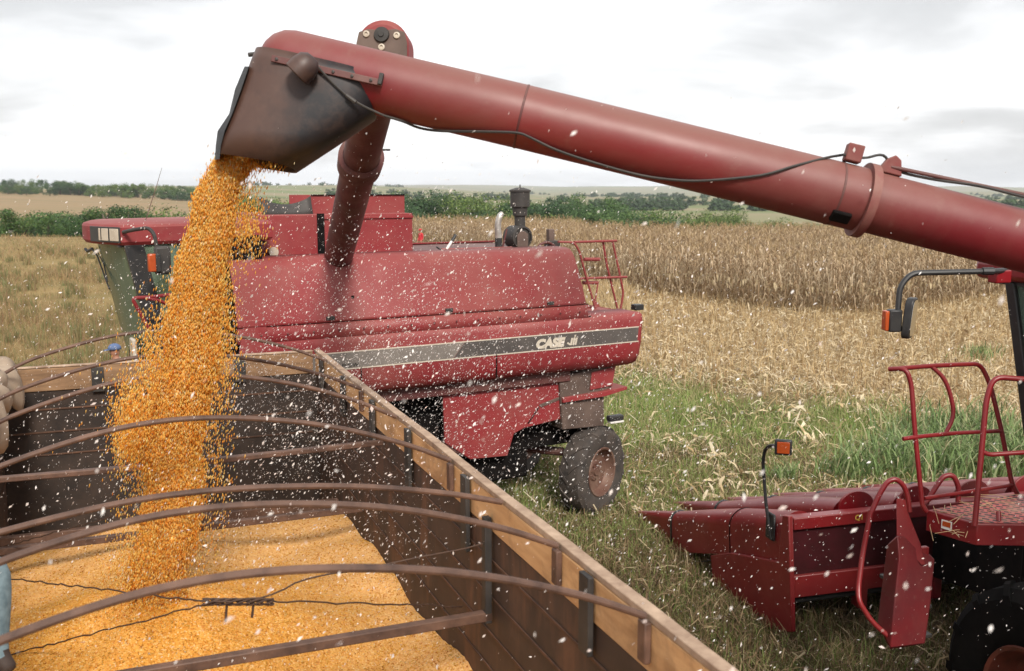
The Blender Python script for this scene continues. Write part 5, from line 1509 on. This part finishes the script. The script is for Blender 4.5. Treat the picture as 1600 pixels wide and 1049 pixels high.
# darker, mixed dead and green cover close to the truck
x, y = view_points(80000, 7.0, 16.5, -.05, .62, 1.2)
keep = ~in_machine(x, y)
x, y = x[keep], y[keep]; n = len(x)
cg = palette(n, [(.10, .12, .035), (.15, .16, .05), (.26, .18, .09), (.14, .088, .048), (.38, .28, .16)], [2, 2, 2.2, 2.2, 1.4])
blades("weedy_grass", x, y, RNG.uniform(.08, .26, n), RNG.uniform(.006, .013, n), cg, .65, None, "dark trampled grass and weeds beside the truck", "grass")
# weedy harvested field on the left
x, y = view_points(120000, 17, 96, -.60, -.20, 1.25)
pt = noise2(x, y, .5, 21) + .5 * noise2(x, y, 1.7, 22)
keep = RNG.random(len(x)) < .55 + .35 * pt
x, y, pt = x[keep], y[keep], pt[keep]; n = len(x)
cg = palette(n, [(.31, .22, .10), (.39, .28, .15), (.19, .175, .07), (.15, .14, .06), (.25, .14, .08)], [3, 2.6, 1.7, 1, 1.8])
blades("dry_weeds", x, y, RNG.uniform(.12, .34, n) * (1 + .6 * np.maximum(pt, 0)), RNG.uniform(.008, .015, n) * np.maximum(1, (y / 24)) ** .8, cg, .6, None, "dry weeds and grass over the harvested field at left", "weeds")
# upright dark weed tufts in that field
tx_, ty_ = view_points(300, 18, 75, -.58, -.26, 1.2)
n = 300 * 36
ix = np.repeat(np.arange(300), 36)
x = tx_[ix] + RNG.normal(0, .13, n); y = ty_[ix] + RNG.normal(0, .13, n)
cg = palette(n, [(.16, .17, .07), (.22, .18, .08), (.28, .19, .10)], [2, 2, 1.5])
blades("weed_tufts", x, y, RNG.uniform(.25, .75, n) * RNG.uniform(.4, 1.0, 300)[ix], RNG.uniform(.014, .028, n) * np.maximum(1, y / 30), cg, .25, None, "dark upright weed tufts in the left field", "weeds")
# straw: litter, stubble and husks
def straw_keep(x, y):
    return RNG.random(len(x)) < (1 - green_w(x, y)) * .95 + .12
x, y = view_points(110000, 12, 60, -.06, .66, 1.25)
keep = straw_keep(x, y) & (y > 13) & ~in_machine(x, y)
x, y = x[keep], y[keep]; n = len(x)
cs_ = palette(n, [(.50, .385, .22), (.60, .49, .32), (.38, .27, .135), (.24, .15, .07), (.66, .57, .41)], [3, 2.5, 2, 1.2, 1])
V, Q, C_ = flat_bits(x, y, RNG.uniform(.08, .34, n) * np.maximum(1, y / 28) ** .5, RNG.uniform(.008, .030, n) * np.maximum(1, y / 22) ** .7, cs_)
ob = link_mesh("straw_litter", arrays_mesh("straw_litter", V, Q, None, C_), M['straw'], None)
tag(ob, "pale corn straw and husks littering the harvested strip", "straw", kind='stuff')
x, y = view_points(26000, 7.2, 17, -.05, .62, 1.1)
keep = ~in_machine(x, y); x, y = x[keep], y[keep]; n = len(x)
cs_ = palette(n, [(.34, .25, .14), (.20, .13, .07), (.45, .36, .22), (.12, .075, .045)], [2, 2, 1, 2], .25)
V, Q, C_ = flat_bits(x, y, RNG.uniform(.06, .30, n), RNG.uniform(.005, .016, n), cs_)
ob = link_mesh("dead_stems", arrays_mesh("dead_stems", V, Q, None, C_), M['straw'], None)
tag(ob, "brown dead stems lying in the grass near the truck", "straw", kind='stuff')
# cut stubble standing in rows
rows = []
for r_ in range(46):
    off = 18 + r_ * .62
    xs = np.arange(1, 30, .17); xs = xs + RNG.normal(0, .05, len(xs))
    ys = off + .10 * xs + RNG.normal(0, .07, len(xs)); rows.append(np.stack([xs, ys], -1))
q = np.concatenate(rows); x, y = q[:, 0], q[:, 1]
keep = (np.abs(x / y) < .68) & (RNG.random(len(x)) < (1 - green_w(x, y)) * .8)
x, y = x[keep], y[keep]
x = np.repeat(x, 3) + RNG.normal(0, .05, len(x) * 3); y = np.repeat(y, 3) + RNG.normal(0, .05, len(y) * 3); n = len(x)
cs_ = palette(n, [(.40, .28, .14), (.48, .36, .20), (.28, .18, .085)], [2, 2, 1.4])
blades("stubble", x, y, RNG.uniform(.18, .55, n), RNG.uniform(.014, .03, n), cs_, .22, M['straw'], "cut corn stubble standing in rows before the uncut corn", "stubble")
# big pale husks lying in clumps
spots = [(atz(u, v, .05), r_) for u, v, r_ in ((1130, 778, .5), (1095, 690, .35), (1108, 720, .35), (1295, 735, .3), (1050, 690, .25), (1150, 755, .35), (1275, 690, .3), (1040, 600, .4), (1240, 655, .6), (1330, 640, .6), (1180, 590, .6))]
xs, ys = [], []
for p, r_ in spots:
    k_ = int(30 * r_ / .5)
    xs.append(RNG.normal(p.x, r_ * .5, k_)); ys.append(RNG.normal(p.y, r_ * .6, k_))
x, y = np.concatenate(xs), np.concatenate(ys); n = len(x)
cs_ = palette(n, [(.62, .50, .32), (.70, .60, .42), (.50, .37, .21)], [2, 2, 1])
V, Q, C_ = flat_bits(x, y, RNG.uniform(.12, .28, n), RNG.uniform(.03, .06, n), cs_, .03, .5)
ob = link_mesh("corn_husks", arrays_mesh("corn_husks", V, Q, None, C_), M['straw'], None)
tag(ob, "clumps of pale torn corn husks lying on the grass", "husks", kind='stuff')
# clump of tall broad-leaved grass behind the railings
def arching(name, cx_, cy_, hgt, wid, cols, label, cat, seg=5):
    n = len(cx_); z = terrain(cx_, cy_)
    a = RNG.random(n) * 2 * np.pi
    reach = hgt * RNG.uniform(.25, .8, n)
    Vs = []
    for k_ in range(seg + 1):
        u_ = k_ / seg
        p = np.stack([cx_ + np.cos(a) * reach * u_ ** 1.8, cy_ + np.sin(a) * reach * u_ ** 1.8, z + hgt * (1.35 * u_ - .62 * u_ ** 2.6)], -1)
        ww = wid * (1 - u_ ** 3) * (.6 + .4 * np.sin(np.pi * min(1, u_ + .2)))
        s = np.stack([-np.sin(a) * ww / 2, np.cos(a) * ww / 2, np.zeros(n)], -1)
        Vs += [p - s, p + s]
    V = np.stack(Vs, 1).reshape(-1, 3); m_ = 2 * (seg + 1)
    o = np.arange(n)[:, None] * m_
    Q = np.concatenate([np.array([[2 * k_, 2 * k_ + 1, 2 * k_ + 3, 2 * k_ + 2]]) + o for k_ in range(seg)])
    ob = link_mesh(name, arrays_mesh(name, V, Q, None, np.repeat(cols, m_, 0)), M['blade'], None)
    return tag(ob, label, cat, kind='stuff')
sp_ = []
for (u, v, su, sv, cnt) in ((1490, 725, 50, 20, 900), (1530, 700, 45, 22, 700), (1400, 735, 40, 14, 500), (1330, 755, 30, 8, 180), (1590, 740, 40, 16, 500), (1450, 690, 40, 14, 350), (1530, 560, 18, 5, 160), (1225, 760, 14, 5, 90)):
    uu, vv = RNG.normal(u, su, cnt), RNG.normal(v, sv, cnt)
    sp_ += [tuple(atz(a_, b_, 0))[:2] for a_, b_ in zip(uu, vv)]
sp_ = np.array(sp_); n = len(sp_)
hgt = RNG.uniform(.3, .85, n); hgt[3090:] *= .6
cg = palette(n, [(.15, .22, .075), (.22, .29, .11), (.10, .15, .055), (.30, .33, .16), (.40, .35, .20)], [3, 2, 2, 1.4, .8])
arching("tall_grass", sp_[:, 0], sp_[:, 1], hgt, RNG.uniform(.016, .036, n), cg, "tall broad-bladed green grass clump behind the header", "grass")

# ------------------------------------------------------------------ standing dry corn
def stalk_arrays(seed):
    r = np.random.default_rng(seed); rnd = random.Random(seed)
    V, Q, C_ = [], [], []
    H_ = r.uniform(1.95, 2.35)
    lx, ly = r.normal(0, .05), r.normal(0, .05)
    def pos_(t): return np.array([lx * t * t * 1.6 + .02 * math.sin(t * 7 + seed), ly * t * t * 1.6, H_ * .92 * t])
    def quadstrip(pts, ws, side, col):
        b = len(V)
        for p, w in zip(pts, ws):
            V.append(p - side * w / 2); V.append(p + side * w / 2); C_.append(col); C_.append(col)
        for k_ in range(len(pts) - 1): Q.append((b + 2 * k_, b + 2 * k_ + 1, b + 2 * k_ + 3, b + 2 * k_ + 2))
    stem = np.array(rnd.choice([(.28, .19, .105), (.34, .24, .14), (.23, .15, .08)]))
    for a in (0, math.pi / 2):
        quadstrip([pos_(t) for t in (0, .35, .7, 1)], (.026, .024, .018, .010), np.array([math.cos(a), math.sin(a), 0]), stem)
    az = r.uniform(0, 6.28)
    leafc = [(.42, .31, .195), (.49, .375, .245), (.36, .26, .155), (.29, .195, .11), (.55, .44, .30)]
    for k_ in range(11):
        t = .16 + .078 * k_ + r.normal(0, .02)
        az += math.pi + r.normal(0, .5)
        d = np.array([math.cos(az), math.sin(az), 0]); sd = np.array([-d[1], d[0], 0])
        L_ = r.uniform(.35, .70) * (1.05 - .3 * abs(t - .55)); p = pos_(min(t, 1)); drop = r.uniform(.4, 1.25)
        sd = sd + np.array([0, 0, r.normal(0, .5)]); sd /= np.linalg.norm(sd)
        pts = [p, p + d * L_ * .25 + [0, 0, L_ * .22], p + d * L_ * .45 + [0, 0, L_ * (.18 - .2 * drop)], p + d * L_ * .58 + [0, 0, L_ * (-.05 - .55 * drop)]]
        quadstrip([np.array(q_) for q_ in pts], (.026, .044, .036, .007), sd, np.array(rnd.choice(leafc)) * r.uniform(.8, 1.15))
    az = r.uniform(0, 6.28); p = pos_(.5); d = np.array([math.cos(az), math.sin(az), 0])
    for a in (0, 1.57):
        sd = np.array([-d[1] * math.cos(a), d[0] * math.cos(a), math.sin(a)])
        quadstrip([p, p + d * .06 + [0, 0, -.02], p + d * .10 + [0, 0, -.14], p + d * .11 + [0, 0, -.24]], (.03, .075, .06, .01), sd, np.array((.60, .49, .31)) * r.uniform(.85, 1.1))
    for k_ in range(4):
        a = r.uniform(0, 6.28); p = pos_(1)
        quadstrip([p, p + np.array([math.cos(a) * .05, math.sin(a) * .05, .12]), p + np.array([math.cos(a) * .14, math.sin(a) * .14, .17])], (.012, .012, .004), np.array([-math.sin(a), math.cos(a), 0]), np.array((.38, .27, .14)))
    return np.array(V), np.array(Q), np.array(C_)
STK = [stalk_arrays(100 + k_) for k_ in range(7)]
SMESH = [arrays_mesh("corn_stalk", V, Q, None, C_) for V, Q, C_ in STK]
for m_ in SMESH: m_.materials.append(M['stalk'])
front = [(-12, 76), (-4, 71.5), (0, 60), (3.0, 47.5), (9.3, 36.6), (12.3, 34.9), (20.5, 41.5), (34, 53)]
def front_y(x): return np.interp(x, [p[0] for p in front], [p[1] for p in front])
pts_ = []
for ry in np.arange(0, 46, .42):
    xs = np.arange(-10, 46, .30); xs = xs + RNG.normal(0, .09, len(xs))
    ys = front_y(xs) + ry + RNG.normal(0, .10, len(xs))
    pts_.append(np.stack([xs, ys, np.full(len(xs), ry)], -1))
pts_ = np.concatenate(pts_)
frame_ok = (pts_[:, 0] / pts_[:, 1] > -.11) & (pts_[:, 0] / pts_[:, 1] < .64) & (pts_[:, 1] < np.where(pts_[:, 0] < 6, 88, 76))
thin = RNG.random(len(pts_)) < np.where(pts_[:, 2] < 4, 1.0, .62)
pts_ = pts_[frame_ok & thin]
order = np.argsort(pts_[:, 2], kind='stable'); pts_ = pts_[order]
vis = (pts_[:, 0] / pts_[:, 1] < .52) & (pts_[:, 0] / pts_[:, 1] > .07) & (pts_[:, 1] < 52)
idx = np.nonzero(vis)[0][:300]
single = np.zeros(len(pts_), dtype=bool); single[idx] = True
first = None
for k_ in idx:
    x_, y_ = pts_[k_, 0], pts_[k_, 1]
    o = bpy.data.objects.new("corn_stalk", SMESH[int(RNG.integers(7))])
    COL.objects.link(o)
    o.location = (x_, y_, float(terrain(x_, y_)) - .02); o.rotation_euler = (0, 0, RNG.uniform(0, 6.28))
    s_ = RNG.uniform(.86, 1.06); o.scale = (s_, s_, s_)
    tag(o, "dry tan corn plant in the front rows of the standing field", "corn plant", "dry corn plants along the field's cut edge")
rest = pts_[~single]
Vs, Qs, Cs, nv = [], [], [], 0
vi = RNG.integers(0, 7, len(rest))
for k_ in range(7):
    sel = rest[vi == k_]; V, Q, C_ = STK[k_]; m_ = len(sel)
    a = RNG.random(m_) * 6.28; s_ = RNG.uniform(.85, 1.07, m_)
    ca, sa = np.cos(a) * s_, np.sin(a) * s_
    X_ = V[None, :, 0] * ca[:, None] - V[None, :, 1] * sa[:, None] + sel[:, 0, None]
    Y_ = V[None, :, 0] * sa[:, None] + V[None, :, 1] * ca[:, None] + sel[:, 1, None]
    Z_ = V[None, :, 2] * s_[:, None] + (terrain(sel[:, 0], sel[:, 1]) - .02)[:, None]
    Vs.append(np.stack([X_, Y_, Z_], -1).reshape(-1, 3))
    Qs.append((Q[None] + (np.arange(m_) * len(V))[:, None, None] + nv).reshape(-1, 4)); nv += m_ * len(V)
    Cs.append((C_[None] * RNG.uniform(.85, 1.12, (m_, 1, 1))).reshape(-1, 3))
ob = link_mesh("standing_corn", arrays_mesh("standing_corn", np.concatenate(Vs), np.concatenate(Qs), None, np.concatenate(Cs)), M['stalk'], None)
tag(ob, "dense field of dry standing corn running back to the trees", "corn field", kind='stuff')
# straw-coloured stubble further out behind the middle combine
x, y = view_points(60000, 34, 125, -.17, .12, 1.1)
keep = ~((y > front_y(x) - 1) & (y < 88)); x, y = x[keep], y[keep]; n = len(x)
cs_ = palette(n, [(.44, .32, .17), (.52, .41, .24), (.32, .22, .11)], [3, 2, 2])
blades("far_stubble", x, y, RNG.uniform(.3, .75, n), RNG.uniform(.03, .06, n) * (y / 60) ** .5, cs_, .4, M['straw'], "pale stubble of the harvested field behind the middle combine", "stubble")

# ------------------------------------------------------------------ trees
def crown_mesh(seed, bushy):
    r = np.random.default_rng(seed)
    lobes = []
    nl = int(r.integers(12, 18))
    for k_ in range(nl):
        a = r.uniform(0, 6.28); q_ = r.uniform(0, 1) ** .6 * .62
        zc = r.uniform(.12, .78) if bushy else r.uniform(.38, .86)
        lobes.append((q_ * math.cos(a), q_ * math.sin(a), zc, r.uniform(.13, .28)))
    n = 6500
    li = r.integers(0, nl, n); L_ = np.array(lobes)[li]
    d = r.normal(size=(n, 3)); d /= np.linalg.norm(d, axis=1, keepdims=True)
    rad_ = L_[:, 3] * (r.random(n) ** .28) * r.uniform(.85, 1.16, n)
    P = L_[:, :3] + d * rad_[:, None] * np.array([1, 1, .82])
    P = P[P[:, 2] > .03]; n = len(P)
    R3 = None
    ok_ = (L_[:, :3] + d * rad_[:, None] * np.array([1, 1, .82]))[:, 2] > .03
    q = d[ok_] + r.normal(0, .42, (n, 3)); q /= np.linalg.norm(q, axis=1, keepdims=True)
    t = np.cross(q, r.normal(size=(n, 3))); t /= np.linalg.norm(t, axis=1, keepdims=True); b = np.cross(q, t)
    s = r.uniform(.011, .024, n)[:, None]
    V = np.stack([P - t * s, P - b * s * .55, P + t * s, P + b * s * .55], 1).reshape(-1, 3)
    Q = np.arange(n * 4).reshape(-1, 4)
    base = np.array([(.055, .100, .028), (.080, .135, .040), (.036, .070, .024), (.10, .15, .05)])
    lob_tone = r.uniform(.7, 1.25, nl)
    C_ = base[r.choice(4, n, p=[.35, .3, .2, .15])] * r.uniform(.75, 1.25, (n, 1))
    tone = seed % 3
    C_ = C_ * np.array([1.0, 1.06, .95]) * np.array([(1, 1, 1), (1.55, 1.25, 1.1), (.55, .62, .75)])[tone]
    return arrays_mesh("crown", V, Q, None, np.repeat(C_, 4, 0))
CROWNS = {True: [crown_mesh(40 + k_, True) for k_ in range(6)], False: [crown_mesh(60 + k_, False) for k_ in range(6)]}
for l_ in CROWNS.values():
    for m_ in l_: m_.materials.append(M['leaf'])
def trunk_mesh(seed):
    r = random.Random(seed); m = MB()
    m.tube([(0, 0, -.1), (.01, .01, .25), (.0, .02, .5), (.02, .0, .72)], [.035, .026, .018, .006], 7)
    for k_ in range(4):
        a = r.uniform(0, 6.28)
        m.tube([(0, .01, .28 + .08 * k_), (.16 * math.cos(a), .16 * math.sin(a), .45 + .09 * k_), (.32 * math.cos(a), .32 * math.sin(a), .55 + .08 * k_)], [.016, .010, .003], 5)
    me = bpy.data.meshes.new("trunk"); me.from_pydata([tuple(p) for p in m.v], [], m.f); me.update(); me.shade_smooth(); me.materials.append(M['bark'])
    return me
TRUNKS = [trunk_mesh(k_) for k_ in range(3)]
def tree(x, y, h, bushy, label, cat, group):
    o = empty(cat, (x, y, float(terrain(x, y)) - .1), label, cat, group)
    wd = h * random.uniform(.78, 1.05) * (1.25 if bushy else 1.0)
    o.scale = (1, 1, 1)
    rz = random.uniform(0, 6.28)
    for nm_, me_ in (("trunk", random.choice(TRUNKS)), ("crown", random.choice(CROWNS[bushy]))):
        c_ = bpy.data.objects.new(nm_, me_); COL.objects.link(c_); c_.parent = o
        c_.scale = (wd, wd, h); c_.rotation_euler = (0, 0, rz)
# belt of bushes and small trees behind the left field
for k_ in range(58):
    d = random.uniform(114, 150); u = -70 + 430 * (k_ + random.random()) / 58
    x = (u - 800) / FPX * d
    tree(x, d, random.choice((random.uniform(3.4, 4.8), random.uniform(4.4, 5.8), random.uniform(5.0, 6.4))), True, "round green bush in the hedge-like belt behind the left field", "bush", "bushes in the belt behind the left field")
for k_ in range(26):
    d = random.uniform(150, 175); u = 70 + 290 * (k_ + random.random()) / 26
    x = (u - 800) / FPX * d
    tree(x, d, random.uniform(7.6, 11.4), True, "dark green tree rising behind the bush belt at left", "tree", "trees rising behind the bush belt at left")
# woods on the hill
for k_ in range(95):
    d = random.uniform(640, 700); u = -80 + 430 * (k_ + random.random()) / 95
    x = (u - 800) / FPX * d
    tall = random.random() < .45
    tree(x, d + (15 if tall else -10), random.uniform(7.5, 10.5) if tall else random.uniform(5, 7.2), not tall or random.random() < .5, "dark tree in the far woods along the hilltop at left", "tree", "trees of the woods along the hilltop at left")
# woods in the hollow behind the corn
for k_ in range(165):
    d = random.uniform(185, 280); u = 380 + 930 * (k_ + random.random()) / 165
    x = (u - 800) / FPX * d
    fall = 1 - .42 * max(0, (u - 1000) / 300)
    tree(x, d, random.choice((random.uniform(6, 8.5), random.uniform(8.5, 11.5), random.uniform(9.5, 13))) * fall * (1 + (d - 190) / 600), random.random() < .75, "green tree in the wooded hollow behind the corn field", "tree", "trees in the wooded hollow behind the corn field")
# scattered far trees and tree lines on the plain: too many to count
n = 520
x, y = [], []
for k_ in range(40):
    d = random.uniform(700, 3200); u = random.uniform(330, 1650); L_ = random.uniform(10, 150) * d / 1500
    a = random.uniform(-.25, .25); m_ = random.randint(3, 24)
    for i_ in range(m_):
        q_ = random.uniform(-1, 1) * L_
        x.append((u - 800) / FPX * d + q_ * math.cos(a)); y.append(d + q_ * math.sin(a))
x, y = np.array(x), np.array(y)
Vs, Qs, nv = [], [], 0
cr_ = CROWNS[True][0]
cv = np.zeros(len(cr_.vertices) * 3); cr_.vertices.foreach_get("co", cv); cv = cv.reshape(-1, 4, 3)[::20].reshape(-1, 3)
cv2 = cv.reshape(-1, 4, 3); cen = cv2.mean(1, keepdims=True); cv = (cen + (cv2 - cen) * 6).reshape(-1, 3)
m_ = len(x); sc2 = RNG.uniform(4, 9, m_)
V = cv[None] * np.stack([sc2 * 1.6, sc2 * 1.6, sc2], -1)[:, None, :] + np.stack([x, y, terrain(x, y)], -1)[:, None, :]
C_ = np.repeat(np.repeat(np.array([(.045, .08, .028)]), m_, 0) * RNG.uniform(.7, 1.3, (m_, 1)), len(cv), 0)
ob = link_mesh("far_woods", arrays_mesh("far_woods", V.reshape(-1, 3), np.arange(m_ * len(cv)).reshape(-1, 4), None, C_), M['leaf'], None)
tag(ob, "far-off dark tree lines dotting the plain", "woods", kind='stuff')

# ------------------------------------------------------------------ chaff in the air
def chaff_cloud(n, c, sg):
    return np.stack([RNG.normal(c[0], sg[0], n), RNG.normal(c[1], sg[1], n), RNG.normal(c[2], sg[2], n)], -1)
P = np.concatenate([chaff_cloud(30000, (-1.2, 8.0, 3.15), (1.3, 1.5, .7)), chaff_cloud(12000, (-1.2, 6.6, 2.6), (1.0, 1.4, .45)), chaff_cloud(9000, (.4, 7.0, 2.6), (2.4, 2.2, 1.0)), chaff_cloud(2600, (1.6, 7.0, 2.2), (1.6, 1.6, 1.2)),
                    chaff_cloud(350, (-.3, 5.0, 4.5), (1.6, 1.2, .35)), chaff_cloud(420, (.4, 3.2, 3.4), (1.0, .9, .6)), chaff_cloud(260, (.5, 2.0, 3.9), (.7, .45, .45)), chaff_cloud(1500, (-1.4, 6.0, 3.0), (.6, .7, .8))])
P = P[(P[:, 1] > 1.2) & (P[:, 2] > .2) & (P[:, 2] < 5.0)]
# none inside the solid machines' near faces or the grain
s_ = (P[:, 0] - RC.x) * TT.x + (P[:, 1] - RC.y) * TT.y; w_ = (P[:, 0] - RC.x) * LL.x + (P[:, 1] - RC.y) * LL.y
P = P[~((s_ > 0) & (w_ > 0) & (w_ < BW) & (P[:, 2] < 1.9))]
cl = np.sin(P[:, 0] * 3.1 + 1.2 * np.sin(P[:, 2] * 2.3)) * np.sin(P[:, 1] * 2.1 + P[:, 2] * 1.7) + .5 * np.sin(P[:, 0] * 6.7 - P[:, 2] * 5.1)
P = P[RNG.random(len(P)) < .62 + .38 * cl]
n = len(P)
ln = RNG.gamma(2.2, .0021, n).clip(.0022, .017); wd = ln * RNG.uniform(.3, .65, n)
R3 = rand_rot(n)
fall_ = np.array([-.55, 0, -.75]) + RNG.normal(0, .35, (n, 3)); fall_ /= np.linalg.norm(fall_, axis=1, keepdims=True)
b_ = np.cross(fall_, R3[:, 2]); b_ /= np.linalg.norm(b_, axis=1, keepdims=True)
near_ = P[:, 1] < 3.0
ln = np.where(near_, ln * .8 + .003, ln); wd = np.where(near_, ln * .5, wd)
t, b = fall_ * (ln * 1.15)[:, None], b_ * wd[:, None]
nn = R3[:, 2] * (ln * .25)[:, None]
V = np.stack([P - t * .9, P - b * .8 + nn, P + t, P + b + nn * .6], 1).reshape(-1, 3)
C_ = palette(n, [(.88, .80, .74), (.85, .72, .66), (.92, .88, .84)], [2, 1, 3], .05)
ob = link_mesh("floating_chaff", arrays_mesh("floating_chaff", V, None, np.concatenate([np.arange(n * 4).reshape(-1, 4)[:, [0, 1, 2]], np.arange(n * 4).reshape(-1, 4)[:, [0, 2, 3]]]), np.repeat(C_, 4, 0)), M['chaff'], None)
tag(ob, "pale flakes of chaff drifting in the air around the falling corn", "chaff", kind='stuff')

# ------------------------------------------------------------------ air
hz = MB().box((0, 4500, 60), (13000, 10400, 180)).build('haze', None, None, smooth=False)
hm = bpy.data.materials.new('haze'); hm.use_nodes = True
for n_ in list(hm.node_tree.nodes):
    if n_.type != 'OUTPUT_MATERIAL': hm.node_tree.nodes.remove(n_)
pv = hm.node_tree.nodes.new("ShaderNodeVolumePrincipled")
pv.inputs["Color"].default_value = (.86, .90, .95, 1); pv.inputs["Density"].default_value = .00011
hm.node_tree.links.new(pv.outputs[0], [n_ for n_ in hm.node_tree.nodes if n_.type == 'OUTPUT_MATERIAL'][0].inputs["Volume"])
hz.data.materials.append(hm)
tag(hz, "thin pale haze in the air over the plain", "haze", kind='stuff')
